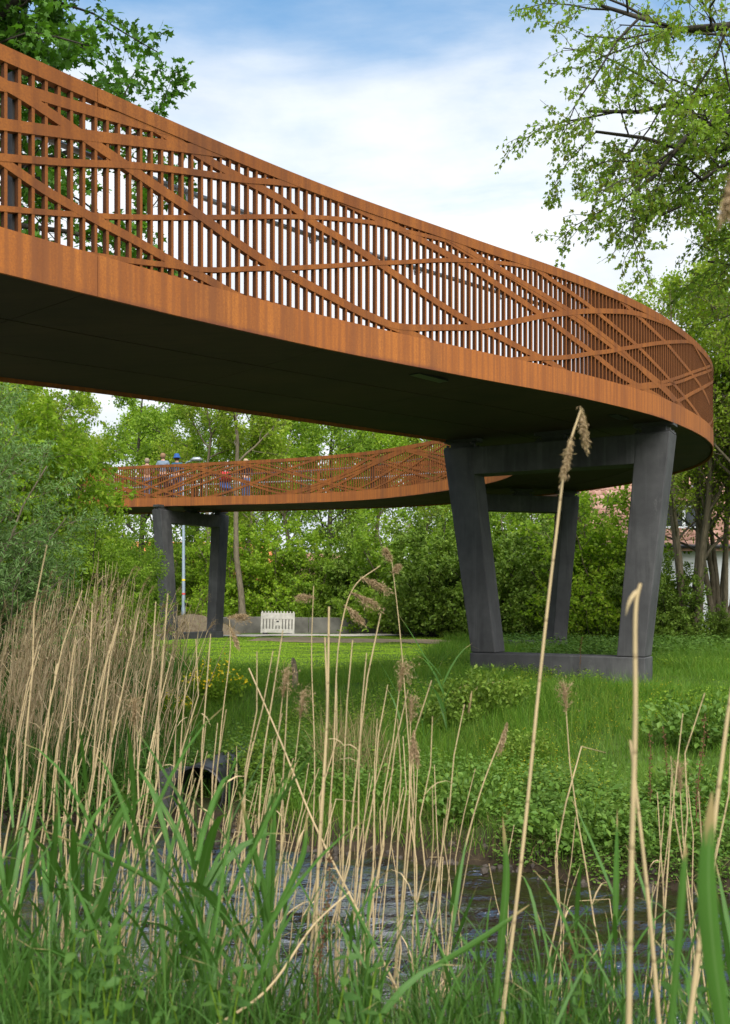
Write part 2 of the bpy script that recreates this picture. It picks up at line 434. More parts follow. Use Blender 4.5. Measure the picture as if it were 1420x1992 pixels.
# ------------------------------------------------------------------ terrain
def sstep(a, b, x):
    u = np.clip((x - a) / (b - a), 0, 1); return u * u * (3 - 2 * u)
def bumps(X, Y):
    return (.05 * np.sin(1.3 * X + .7 * Y) + .04 * np.sin(.8 * X - 1.9 * Y + 1) + .03 * np.sin(3.1 * X + 2.3 * Y + 2) + .02 * np.sin(5.3 * X - 4.1 * Y))
def far_edge(X):
    return 10.0 - 5.6 * np.tanh(X / 12.5) + .12 * np.sin(2.1 * X) + .07 * np.sin(5.3 * X + 1)
def near_edge(X):
    return 5.2 - 4.2 * np.tanh(X / 14) + .1 * np.sin(2.7 * X)
def gz(X, Y):
    """ground height (absolute, lawn about 0)"""
    X = np.asarray(X, float); Y = np.asarray(Y, float)
    d = (Y - far_edge(X)) / 1.09; e = (near_edge(X) - Y) / 1.04
    top = .27 - .27 * sstep(17, 40, Y) + .06 * sstep(4, 10, X) * (1 - sstep(24, 34, Y))
    lump = bumps(X, Y)
    zf = -1.05 + (top + 1.05) * (.30 * sstep(-.1, .35, d) + .70 * sstep(.1, 6.2, d) ** .85) + lump * sstep(0, 1, d) * (1 - .75 * sstep(17, 22, Y))
    zn = -1.1 + 1.15 * sstep(-.1, 1.5, e) + .6 * lump * sstep(0, .8, e)
    z = np.where(d > -.1, zf, np.where(e > -.1, zn, -1.25))
    return np.where((d <= -.1) & (e <= -.1), -1.25, z)
def seq(*p):
    out = []
    for (a, b, st) in p: out.append(np.arange(a, b, st))
    return np.concatenate(out)
gx = seq((-800, -100, 70), (-100, -24, 6), (-24, -9, .6), (-9, 9, .16), (9, 24, .6), (24, 100, 6), (100, 801, 70))
gy = seq((-200, -20, 20), (-20, 2, 2), (2, 16, .14), (16, 30, .35), (30, 60, 1), (60, 120, 6), (120, 1500, 70))
GX, GY = np.meshgrid(gx, gy, indexing='ij')
V = np.stack([GX, GY, gz(GX, GY)], -1).reshape(-1, 3)
ii = (np.arange(len(gx) - 1)[:, None] * len(gy) + np.arange(len(gy) - 1)[None]).ravel()
F = np.stack([ii, ii + len(gy), ii + len(gy) + 1, ii + 1], -1)
tag(link('ground', mesh_np('ground', V, [F], MAT['ground'], True)), kind='structure')
def sheet(name, outline, mat, dz, n=24):
    """thin sheet following the ground inside a convex XY quad"""
    a, b, c, d = [np.array(p, float) for p in outline]
    u = np.linspace(0, 1, n)[:, None, None]; v = np.linspace(0, 1, 10)[None, :, None]
    P = (a * (1 - u) + b * u) * (1 - v) + (d * (1 - u) + c * u) * v
    wob = .18 * np.sin(np.arange(n) * 1.7)[:, None] * (2 * v[..., 0] - 1) if dz > .01 else 0
    P[..., 1] += wob
    Z = gz(P[..., 0], P[..., 1]) + dz
    V = np.concatenate([P, Z[..., None]], -1).reshape(-1, 3)
    i = (np.arange(n - 1)[:, None] * 10 + np.arange(9)[None]).ravel()
    return tag(link(name, mesh_np(name, V, [np.stack([i, i + 10, i + 11, i + 1], -1)], mat, True)), kind='structure')
sheet('path', [(-14, 42.6), (2.2, 43.4), (2.4, 45.6), (-14, 44.4)], MAT['path'], .03)
sheet('bare_ground', [(-4.6, 38.2), (3.0, 35.6), (3.4, 39.5), (-4.4, 42.2)], MAT['bare_soil'], .018)
wx = seq((-60, -8, 4), (-8, 8, .05), (8, 61, 4)); wy = seq((-16, 3.6, 2.8), (3.6, 14, .045), (14, 33, 3))
WX, WY = np.meshgrid(wx, wy, indexing='ij'); wr = np.random.default_rng(77); WZ = np.zeros_like(WX)
for k in range(46):                                   # running ripples, crests lying across the current
    lam = wr.uniform(.10, .5); th = wr.normal(1.38, .38); kx, ky = cos(th) * 2 * pi / lam, sin(th) * 2 * pi / lam
    env = .55 + .45 * np.sin(WX * wr.uniform(.4, 1.6) + WY * wr.uniform(.4, 1.6) + wr.random() * 6)
    WZ += .0128 * lam * env * np.sin(kx * WX + ky * WY + wr.random() * 6.28 + .5 * np.sin(WX * 1.3 + WY * .9 + k))
V = np.stack([WX, WY, -.9 + WZ], -1).reshape(-1, 3)
ii = (np.arange(len(wx) - 1)[:, None] * len(wy) + np.arange(len(wy) - 1)[None]).ravel()
tag(link('water', mesh_np('water', V, [np.stack([ii, ii + len(wy), ii + len(wy) + 1, ii + 1], -1)], MAT['water'], True)), kind='structure')

# ------------------------------------------------------------------ the footbridge
# (outer edge, inner edge, soffit height above eye level) at stations along the walk
PAIRS=[((-10.7,-4.1),(-13.4,-2.1),1.85),((-6.7,1.5),(-9.65,3.8),2.10),((-2.63,7.18),(-5.6,9.55),2.34),((-.56,9.88),(-2.95,12.45),2.50),
((1.146,11.68),(-1.33,14.4),2.60),((3.13,13.78),(.2,16.5),2.73),((5.05,16.4),(1.6,18.7),2.89),((7.2,20.6),(3.3,22.4),3.09),((8.25,25.2),(3.95,25.6),3.24),
((7.2,30.2),(3.5,29.0),3.30),((3.04,35.7),(.62,33.5),3.33),((-.2,38.5),(-2.15,36.0),3.42),((-4.46,41.2),(-6.2,38.5),3.56),((-8.7,43.6),(-10.4,40.8),3.68),((-16,47.4),(-17.6,44.5),3.8)]

PH = 1.65          # parapet height from lower lip to top
FT = .33           # solid fascia
def crom(P, n=30):
    P = np.array(P, float); Q = np.vstack([2 * P[0] - P[1], P, 2 * P[-1] - P[-2]]); out = []
    for i in range(len(P) - 1):
        p0, p1, p2, p3 = Q[i:i + 4]
        t0 = 0; t1 = np.linalg.norm(p1 - p0) ** .5; t2 = t1 + np.linalg.norm(p2 - p1) ** .5; t3 = t2 + np.linalg.norm(p3 - p2) ** .5
        for t in np.linspace(t1, t2, n, endpoint=False):
            A1 = (t1 - t) / (t1 - t0) * p0 + (t - t0) / (t1 - t0) * p1; A2 = (t2 - t) / (t2 - t1) * p1 + (t - t1) / (t2 - t1) * p2; A3 = (t3 - t) / (t3 - t2) * p2 + (t - t2) / (t3 - t2) * p3
            B1 = (t2 - t) / (t2 - t0) * A1 + (t - t0) / (t2 - t0) * A2; B2 = (t3 - t) / (t3 - t1) * A2 + (t - t1) / (t3 - t1) * A3
            out.append((t2 - t) / (t2 - t1) * B1 + (t - t1) / (t2 - t1) * B2)
    out.append(P[-1]); return np.array(out)
class Edge:
    def __init__(s, pts, side):
        s.P = crom(pts); s.P[:, 2] += ZC
        s.S = np.concatenate([[0], np.cumsum(np.linalg.norm(np.diff(s.P[:, :2], axis=0), axis=1))]); s.L = s.S[-1]; s.side = side
    def at(s, q):
        q = np.asarray(q, float)
        return np.stack([np.interp(q, s.S, s.P[:, k]) for k in range(3)], -1)
    def tan(s, q):
        t = s.at(np.asarray(q) + .15) - s.at(np.asarray(q) - .15); t[..., 2] = 0; return N3(t)
    def nrm(s, q):
        t = s.tan(q); return s.side * np.stack([t[..., 1], -t[..., 0], 0 * t[..., 0]], -1)   # points away from the deck
OUT = Edge([(a[0], a[1], b) for a, _, b in PAIRS], 1)
INN = Edge([(a[0], a[1], b) for _, a, b in PAIRS], -1)

def ribbon(E, s, v0, v1, o0, o1):
    """closed solid along edge E: heights v0..v1 above the lip, offsets o0 (front) .. o1 (back)"""
    P = E.at(s); n = E.nrm(s); k = len(s)
    v0 = np.broadcast_to(v0, (k,)); v1 = np.broadcast_to(v1, (k,))
    z = np.array([0, 0, 1.0])
    c = [P + n * o0 + z * v0[:, None], P + n * o0 + z * v1[:, None], P + n * o1 + z * v1[:, None], P + n * o1 + z * v0[:, None]]
    V = np.stack(c, 1).reshape(-1, 3)
    i = np.arange(k - 1)[:, None] * 4; j = np.arange(4)[None]; j2 = (j + 1) % 4
    F = np.stack([i + j, i + 4 + j, i + 4 + j2, i + j2], -1).reshape(-1, 4)
    F = np.concatenate([F, [[0, 1, 2, 3], [4 * k - 1, 4 * k - 2, 4 * k - 3, 4 * k - 4]]])
    uv = np.stack([np.stack([s, v], -1) for v in (v0, v1, v1, v0)], 1).reshape(-1, 2)
    if E.side < 0: F = F[:, ::-1]
    return V, F, uv
def rib_obj(name, E, s, v0, v1, o0, o1, mat, parent):
    V, F, uv = ribbon(E, s, v0, v1, o0, o1)
    return link(name, mesh_np(name, V, [F], mat, False, None, uv), parent)

bridge = thing('footbridge', 'curved rust brown weathering steel footbridge with lattice parapets sweeping over the stream', 'bridge')
# deck slab: soffit and walking surface
n = len(OUT.P); fo = OUT.P.copy(); fi = INN.P.copy()
no = OUT.nrm(OUT.S); ni = INN.nrm(INN.S)
a = fo - no * .03; b_ = fi - ni * .03
def slab(z0, z1):
    q = [a + [0, 0, z0], b_ + [0, 0, z0], b_ + [0, 0, z1], a + [0, 0, z1]]
    V = np.stack(q, 1).reshape(-1, 3); i = np.arange(n - 1)[:, None] * 4; j = np.arange(4)[None]; j2 = (j + 1) % 4
    F = np.stack([i + j, i + j2, i + 4 + j2, i + 4 + j], -1).reshape(-1, 4)
    return V, np.concatenate([F, [[3, 2, 1, 0], [4 * n - 4, 4 * n - 3, 4 * n - 2, 4 * n - 1]]])
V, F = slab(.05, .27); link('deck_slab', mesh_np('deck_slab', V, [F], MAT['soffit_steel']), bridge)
V, F = slab(.272, .32); link('walking_surface', mesh_np('walking_surface', V, [F], MAT['deck_gravel']), bridge)
# soffit plates: welded sheets with open seams, and small drain boxes
def mid(f, u):                                  # f 0 outer .. 1 inner, u station index
    k = np.clip(np.asarray(u, float), 0, n - 1); lo = np.floor(k).astype(int); hi = np.minimum(lo + 1, n - 1); w = (k - lo)[..., None]
    A = a[lo] * (1 - w) + a[hi] * w; B = b_[lo] * (1 - w) + b_[hi] * w
    return A * (1 - f) + B * f
sm = np.interp(np.arange(0, 58, 2.9) + 3.1, OUT.S, np.arange(n))
for k in range(len(sm) - 1):
    for (f0, f1) in ((.015, .33), (.336, .664), (.67, .985)):
        us = np.linspace(sm[k] + .03, sm[k + 1] - .03, 10)
        A = mid(f0, us); B = mid(f1, us); z0 = .049; z1 = .036
        V = np.stack([A + [0, 0, z0], B + [0, 0, z0], B + [0, 0, z1], A + [0, 0, z1]], 1).reshape(-1, 3)
        i = np.arange(9)[:, None] * 4; j = np.arange(4)[None]; j2 = (j + 1) % 4
        Fq = np.concatenate([np.stack([i + j, i + 4 + j, i + 4 + j2, i + j2], -1).reshape(-1, 4), [[0, 1, 2, 3], [39, 38, 37, 36]]])
        link('soffit_plate', mesh_np('soffit_plate', V, [Fq], MAT['soffit_steel']), bridge)
for u, f in ((66, .92), (118, .1), (170, .12)):
    p = mid(f, np.array([u]))[0]; q = mid(f, np.array([u + 1.0]))[0]; ang = math.atan2(q[1] - p[1], q[0] - p[0])
    m = MB(); m.box(-.28, .28, -.07, .07, .012, .034); m.build('drain_box', MAT['pipe_black'], bridge, False, p, (0, 0, ang))

# ----- parapets
par_o = link('outer_parapet', None, bridge); par_i = link('inner_parapet', None, bridge)
def joints(L, first, step):
    j = list(np.arange(first, L, step)); return [0.02] + j + [L - .02]
for E, par, first in ((OUT, par_o, 14.73 - 8.1 * 1), (INN, par_i, 5.0)):
    J = joints(E.L, first, 8.1 if E is OUT else 7.0)
    for p, q in zip(J[:-1], J[1:]):
        if q - p < .3: continue
        s = np.linspace(p + .003, q - .003, max(4, int((q - p) / .2)))
        rib_obj('fascia_panel', E, s, 0, FT, .008, -.02, MAT['corten_fascia'], par)
        rib_obj('top_rail', E, s, 1.535, PH, .008, -.062, MAT['corten'], par)
STRANDS=[
(0.085,[(13.81,1.345),(14.08,1.394),(14.31,1.416),(14.55,1.437),(14.8,1.469),(15.01,1.492),(15.23,1.527)]),
(0.085,[(13.81,1.379),(14.0,1.365),(14.13,1.337),(14.31,1.294),(14.53,1.243),(14.67,1.21),(14.88,1.159),(15.07,1.116),(15.23,1.073),(15.46,1.019),(15.73,0.961),(15.95,0.902),(16.27,0.804),(16.61,0.718),(16.89,0.666),(17.09,0.631),(17.49,0.565),(17.71,0.527),(17.93,0.481),(18.16,0.445),(18.35,0.421),(18.59,0.387)]),
(0.085,[(13.81,1.061),(14.08,1.119),(14.31,1.169),(14.55,1.224),(14.8,1.282),(15.07,1.344),(15.34,1.407),(15.58,1.454)]),
(0.055,[(13.81,0.819),(14.08,0.884),(14.31,0.939),(14.55,1.0),(14.8,1.072),(15.07,1.144),(15.34,1.206),(15.64,1.264),(15.95,1.323),(16.17,1.36),(16.37,1.387),(16.61,1.449),(16.82,1.498),(17.04,1.537)]),
(0.075,[(15.82,1.466),(16.04,1.433),(16.27,1.416),(16.47,1.396),(16.79,1.366),(17.11,1.317),(17.27,1.238),(17.49,1.213),(17.71,1.18),(17.93,1.134),(18.16,1.077),(18.4,1.014),(18.63,0.955),(18.88,0.893),(19.13,0.824),(19.39,0.758),(19.75,0.68),(19.99,0.632),(20.23,0.595),(20.48,0.562),(20.73,0.515),(20.99,0.466),(21.27,0.431),(21.56,0.394),(21.88,0.319)]),
(0.042,[(13.81,0.455),(14.08,0.506),(14.31,0.552),(14.55,0.603),(14.85,0.665),(15.23,0.758),(15.64,0.86),(16.11,0.984),(16.61,1.115),(16.96,1.204),(17.4,1.305),(17.71,1.365),(18.0,1.413),(18.23,1.451),(18.42,1.468),(18.63,1.466)]),
(0.075,[(13.81,0.838),(13.91,0.811),(14.08,0.749),(14.31,0.686),(14.55,0.642),(14.75,0.598),(14.93,0.572),(15.18,0.531),(15.4,0.472),(15.64,0.437),(15.82,0.413),(16.01,0.37),(16.27,0.315)]),
(0.045,[(14.8,0.331),(15.07,0.36),(15.23,0.379),(15.46,0.416),(15.64,0.43),(15.79,0.443),(16.11,0.505),(16.44,0.589),(16.75,0.659),(16.98,0.704),(17.27,0.777),(17.71,0.885),(18.16,1.0),(18.53,1.081),(19.0,1.192),(19.26,1.257),(19.53,1.311),(19.85,1.375),(20.23,1.433),(20.56,1.481),(20.84,1.517),(21.16,1.537)]),
(0.07,[(18.19,0.433),(18.39,0.405),(18.63,0.399),(18.88,0.428),(19.13,0.467),(19.39,0.513),(19.75,0.566),(20.06,0.612),(20.35,0.688),(20.73,0.783),(20.99,0.849),(21.27,0.931),(21.56,1.004),(21.85,1.065),(22.17,1.138),(22.64,1.236),(23.19,1.327),(23.69,1.408),(24.2,1.471),(24.93,1.52)]),
(0.075,[(18.39,1.499),(18.75,1.464),(19.0,1.433),(19.26,1.397),(19.53,1.358),(19.75,1.331),(19.99,1.296),(20.23,1.24),(20.48,1.185),(20.73,1.128),(20.99,1.066),(21.26,1.003),(21.5,0.941),(21.73,0.883),(22.01,0.809),(22.34,0.739),(22.64,0.671),(22.83,0.625),(23.19,0.543),(23.57,0.458),(24.16,0.393),(24.74,0.354),(25.27,0.319)]),
(0.085,[(19.28,1.577),(19.56,1.519),(19.75,1.488),(19.99,1.452),(20.16,1.431),(20.48,1.39),(20.73,1.346),(20.99,1.292),(21.26,1.23),(21.56,1.178),(21.85,1.12),(22.07,1.087),(22.34,1.04),(22.64,0.972),(23.19,0.865),(23.98,0.732),(24.63,0.633),(25.16,0.559),(26.18,0.396)]),
(0.06,[(21.22,1.554),(21.56,1.466),(21.85,1.426),(22.17,1.367),(22.51,1.308),(22.64,1.282),(23.15,1.182),(23.57,1.102),(24.2,0.987),(24.93,0.831),(25.78,0.676),(27.11,0.477)]),
(0.06,[(21.45,1.233),(21.75,1.184),(22.07,1.136),(22.42,1.075),(22.8,0.994),(23.29,0.902),(23.82,0.794),(24.43,0.63),(25.01,0.523),(25.69,0.421)]),
(0.06,[(20.72,0.309),(21.16,0.384),(21.38,0.412),(21.73,0.463),(22.1,0.526),(22.64,0.649),(23.19,0.751),(23.69,0.866),(24.2,0.975),(24.95,1.135),(25.88,1.315),(27.07,1.532),(27.78,1.605)]),
(0.06,[(23.29,1.603),(23.81,1.513),(24.34,1.423),(24.95,1.329),(25.66,1.236),(26.46,1.119),(27.45,0.997),(28.63,0.867),(29.42,0.75)]),
(0.05,[(23.73,0.312),(24.65,0.462),(25.46,0.598),(26.38,0.804),(27.54,1.075),(29.06,1.405)]),
(0.05,[(23.92,0.296),(24.7,0.42),(25.57,0.564),(26.53,0.755),(27.64,1.016),(29.23,1.353)]),
(0.06,[(26.01,0.307),(26.46,0.431),(27.54,0.707),(28.91,1.025),(29.75,1.205)]),
(0.05,[(27.11,1.621),(27.54,1.544),(28.2,1.444),(28.91,1.349),(29.52,1.219)]),
]

rng = np.random.default_rng(5)
def smooth_strand(pts, k=5):
    p = np.array(pts); s = np.arange(p[0, 0], p[-1, 0], .06); v = np.interp(s, p[:, 0], p[:, 1])
    w = np.hanning(13)[1:-1]; w /= w.sum()
    vv = np.convolve(np.pad(v, 5, mode='reflect', reflect_type='odd'), w, 'valid')
    # run both ends on until they die into the fascia or the top rail
    for end in (0, 1):
        a, b = (vv[0], (vv[0] - vv[4]) / 4) if end == 0 else (vv[-1], (vv[-1] - vv[-5]) / 4)
        b = math.copysign(max(abs(b), .004), b); k = 0; add = []
        if (1.6 - a if b > 0 else a - .3) > .4: b = 0; k = 99
        while .27 < a < 1.62 and k < 45: a += b; k += 1; add.append(a)
        if end == 0: vv = np.concatenate([add[::-1], vv]); s = np.concatenate([s[0] - .06 * np.arange(len(add), 0, -1), s])
        else: vv = np.concatenate([vv, add]); s = np.concatenate([s, s[-1] + .06 * np.arange(1, len(add) + 1)])
    return s, vv
off_k = [0]
def strand(E, par, s, v, w):
    sl = np.gradient(v, s); h = .5 * w * np.sqrt(1 + sl ** 2)
    lo = np.clip(v - h, FT - .02, 1.56); hi = np.clip(v + h, FT - .01, 1.57)
    ok = (hi - lo) > .004
    if ok.sum() < 4: return
    i0, i1 = np.argmax(ok), len(ok) - np.argmax(ok[::-1])
    s, lo, hi = s[i0:i1], lo[i0:i1], hi[i0:i1]
    off_k[0] = (off_k[0] + 1) % 5
    rib_obj('strand', E, s, lo, hi, .0012 * (1 + off_k[0]), -.046 - .001 * off_k[0], MAT['corten'], par)
for w, pts in STRANDS:
    s, v = smooth_strand(pts); strand(OUT, par_o, s, v, w)
def auto_strands(E, par, s0, s1, seed, gap=1.5):
    r = np.random.default_rng(seed); s = s0
    while s < s1:
        up = r.random() < .5; L = r.uniform(4.2, 7.5); q = np.arange(s, min(s + L, s1), .08)
        if len(q) > 8:
            u = (q - s) / L; e = u * u * (3 - 2 * u) * .55 + u * .45
            v = .28 + 1.32 * (e if up else 1 - e)
            strand(E, par, q, v, r.choice([.045, .055, .07, .08]))
        s += r.uniform(.35, 1) * gap * .8
auto_strands(OUT, par_o, .3, 13.7, 1)
auto_strands(OUT, par_o, 29.0, 51.0, 2, 1.1)
auto_strands(INN, par_i, 8.0, INN.L - .5, 3, 1.35)
# bars: upright flats behind the strands, one every 115 mm
bar_m = MB(); bar_m.box(-.013, .013, -.045, 0, FT - .01, 1.55)
bar_me = mesh_np('bar', np.concatenate(bar_m.V), [np.concatenate(f) for f in bar_m.F.values()], [MAT['corten_bar'], MAT['corten_bar_shaded']], False, [1, 1, 1, 1, 0, 1])   # faces: under, over, back, side, front, side
def bar_run(E, par, s0, s1, single):
    q = np.arange(math.ceil(s0 / BAR_PITCH), s1 / BAR_PITCH) * BAR_PITCH
    P = E.at(q); nn = E.nrm(q)
    if single:
        for p, m_ in zip(P, nn):
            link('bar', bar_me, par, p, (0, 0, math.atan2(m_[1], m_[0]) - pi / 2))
    else:
        tt = E.tan(q); z = np.array([0, 0, 1.0])
        c = []
        for zz in (FT - .01, 1.55):
            for du, dn in ((-.013, -.045), (.013, -.045), (.013, 0), (-.013, 0)):
                c.append(P + tt * du + nn * dn + z * zz)
        V = np.stack(c, 1).reshape(-1, 3)
        F = place_f([[3, 2, 1, 0], [4, 5, 6, 7], [0, 1, 5, 4], [1, 2, 6, 5], [2, 3, 7, 6], [3, 0, 4, 7]], 8, len(q))
        o = link('bar_run', mesh_np('bar_run', V, [F], [MAT['corten_bar'], MAT['corten_bar_shaded']], False, ([1, 1, 1, 1, 0, 1] if E is OUT else [0] * 6) * len(q)), par); o['kind'] = 'stuff'
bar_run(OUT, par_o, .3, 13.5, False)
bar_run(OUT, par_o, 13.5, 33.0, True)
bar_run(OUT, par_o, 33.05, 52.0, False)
bar_run(INN, par_i, 4.0, INN.L - .3, False)
# stanchions, grey handrails with brackets on the walking side of each parapet
def at_edge(E, s, off, v):
    return E.at(np.array([s]))[0] + E.nrm(np.array([s]))[0] * off + np.array([0, 0, v])
for E, par, lo, hi in ((OUT, par_o, .5, OUT.L - .5), (INN, par_i, .5, INN.L - .5)):
    s = np.arange(lo, hi, .4)
    P = E.at(s) + E.nrm(s) * -.15 + np.array([0, 0, 1.17])
    m = MB(); m.tube(P, .024, 8); m.build('handrail', MAT['galvanised'], par, True)
    for q in np.arange(lo + .74, hi, 1.62):
        p0 = at_edge(E, q, -.045, 1.09); p1 = at_edge(E, q, -.14, 1.09); p2 = at_edge(E, q, -.15, 1.15)
        m = MB(); m.tube([p0, p1, p2], .011, 6); m.build('rail_bracket', MAT['galvanised'], par)
    for q in np.arange(14.03 % 8.1 if E is OUT else 2.0, hi, 8.1):
        p = E.at(np.array([q]))[0]; nn = E.nrm(np.array([q]))[0]
        m = MB(); m.box(-.03, .03, -.13, -.048, .30, 1.52)
        m.build('stanchion', MAT['dark_post'], par, False, p, (0, 0, math.atan2(nn[1], nn[0]) - pi / 2))
# far outer side past the bend: plain uprights carrying the rail
for q in np.arange(52.4, OUT.L - .5, 1.3):
    p = OUT.at(np.array([q]))[0]; m = MB(); m.box(-.02, .02, -.04, .0, .32, 1.55); nn = OUT.nrm(np.array([q]))[0]
    m.build('upright', MAT['corten_bar'], par_o, False, p, (0, 0, math.atan2(nn[1], nn[0]) - pi / 2))

# ------------------------------------------------------------------ concrete portal piers
def pier(label, A, B, zt, zf, zg, inA, inB, th=.5, gap=.16):
    A = np.array([*A, 0.]); B = np.array([*B, 0.]); u = N3(B - A); W = np.linalg.norm(B - A)
    bk = np.array([-u[1], u[0], 0]); bk = bk if bk[1] > 0 else -bk
    o = thing('bridge_pier', label, 'pier', (*(A * .5 + B * .5 + bk * th / 2)[:2], zg), math.atan2(u[1], u[0]), 'dark concrete portal piers under the bridge')
    # local frame: x along the portal (centred), y back, z from the ground
    h = zt - zg; f = zf - zg; x0, x1 = -W / 2, W / 2; y0, y1 = -th / 2, th / 2
    def leg(xa_t, xb_t, xa_b, xb_b):
        m = MB(); m.hexa([(xa_b, y0, f), (xb_b, y0, f), (xb_b, y1, f), (xa_b, y1, f), (xa_t, y0, h), (xb_t, y0, h), (xb_t, y1, h), (xa_t, y1, h)])
        bevel(m.build('leg', MAT['pier_concrete'], o), .018)
    leg(x0, x0 + .56, x0 + inA, x0 + inA + .47)
    leg(x1 - .56, x1, x1 - inB - .47, x1 - inB)
    m = MB(); m.box(x0 + .5, x1 - .5, y0 + .006, y1 - .006, h - .5, h - .004); bevel(m.build('crossbeam', MAT['pier_concrete'], o), .012)
    m = MB(); m.box(x0 + inA - .012, x1 - inB + .012, y0 - .03, y1 + .03, -.25, f - .006); bevel(m.build('footing', MAT['pier_concrete'], o), .018)
    for x in (x0 + .3, 0, x1 - .3):
        m = MB(); m.box(x - .3, x + .3, y0 + .06, y1 - .06, h + .001, h + .03); m.box(x - .2, x + .2, y0 + .12, y1 - .12, h + .031, h + .031 + gap * .55)
        m.box(x - .33, x + .33, y0 + .1, y1 - .1, h + .032 + gap * .55, h + gap + .05)
        for bx in (-.26, .26):
            for by in (y0 + .1, y1 - .16): m.box(x + bx - .02, x + bx + .02, by, by + .05, h + .031, h + .075)
        m.build('bearing', MAT['bearing_steel'], o)
    return o
pier('large dark concrete portal pier nearest the stream, under the bend of the bridge', (1.44, 18.4), (5.03, 16.4), 2.74 + ZC, -1.0 + ZC, -1.42 + ZC, .56, .42)
pier('dark concrete portal pier seen between the legs of the nearest pier', (3.15, 30.0), (6.72, 31.15), 3.14 + ZC, -1.32 + ZC, -1.62 + ZC, .6, .45)
pier('grey concrete portal pier beside the lawn under the far bridge span', (-8.05, 39.2), (-5.78, 42.4), 3.46 + ZC, -1.42 + ZC, -1.72 + ZC, .5, .4)

# ------------------------------------------------------------------ trees and shrubs
GOLD = 2.399963
def grow(r, P, L, n, tr, ang, lf, K, up=0., wob=.12, grav=0., taper=.55):
    """children of polylines P (N,K,3) with lengths L (N); returns polylines, lengths"""
    N, K0, _ = P.shape
    t = tr[0] + (tr[1] - tr[0]) * (np.arange(n)[None] + r.random((N, n))) / n
    x = np.clip(t * (K0 - 1), 0, K0 - 1.001); i = x.astype(int); f = (x - i)[..., None]; row = np.arange(N)[:, None]
    a, b = P[row, i], P[row, i + 1]; pos = a * (1 - f) + b * f; T = N3(b - a)
    U = N3(np.cross(T, [.31, .22, .92])); W = np.cross(T, U)
    az = (np.arange(n) * GOLD)[None] + r.random((N, 1)) * 6.28 + r.normal(0, .35, (N, n))
    an = r.normal(ang, .16, (N, n))
    d = T * np.cos(an)[..., None] + (U * np.cos(az)[..., None] + W * np.sin(az)[..., None]) * np.sin(an)[..., None]
    d[..., 2] += up; d = N3(d)
    Lc = L[:, None] * lf * (1 - taper * (t - tr[0]) / max(1e-6, tr[1] - tr[0])) * r.uniform(.75, 1.2, (N, n))
    pos = pos.reshape(-1, 3); d = d.reshape(-1, 3); Lc = Lc.ravel()
    out = [pos]
    for k in range(K - 1):
        d = N3(d + r.normal(0, wob, d.shape) + np.array([0, 0, grav]))
        pos = pos + d * (Lc / (K - 1))[:, None]; out.append(pos)
    return np.stack(out, 1), Lc

def leaves_on(r, P, n, size, tmpl, faces, droop=.2, jit=.05, flat=.8, wid=1.0, t0=.15, cluster=1):
    """n leaves per twig"""
    N, K, _ = P.shape; M = N * n
    t = t0 + (1 - t0) * r.random((N, n)); x = np.clip(t * (K - 1), 0, K - 1.001); i = x.astype(int); f = (x - i)[..., None]; row = np.arange(N)[:, None]
    pos = (P[row, i] * (1 - f) + P[row, i + 1] * f).reshape(-1, 3); T = N3(P[row, i + 1] - P[row, i]).reshape(-1, 3)
    pos = pos + r.normal(0, jit, pos.shape)
    d = N3(T * .6 + r.normal(0, .75, pos.shape) + np.array([0, 0, -droop]))
    nn = N3(r.normal(0, 1, pos.shape) * (1 - flat) * 1.6 + np.array([0, 0, 1.0]) * flat + .001)
    sz = size * r.uniform(.6, 1.25, M)
    return place(tmpl, pos, d, nn, sz, wid), place_f(faces, len(tmpl), M)

def wood_mesh(name, mat, parts):
    V = []; Fs = []; o = 0
    for P, R, sides in parts:
        v, f = tubes(P, R, sides); V.append(v); Fs.append(f + o); o += len(v)
    return mesh_np(name, np.concatenate(V), [np.concatenate(Fs)], mat, True)
def rad(L, N, K, r0, r1):
    return np.broadcast_to(np.linspace(1, r1, K), (N, K)) * np.asarray(r0).reshape(-1, 1)

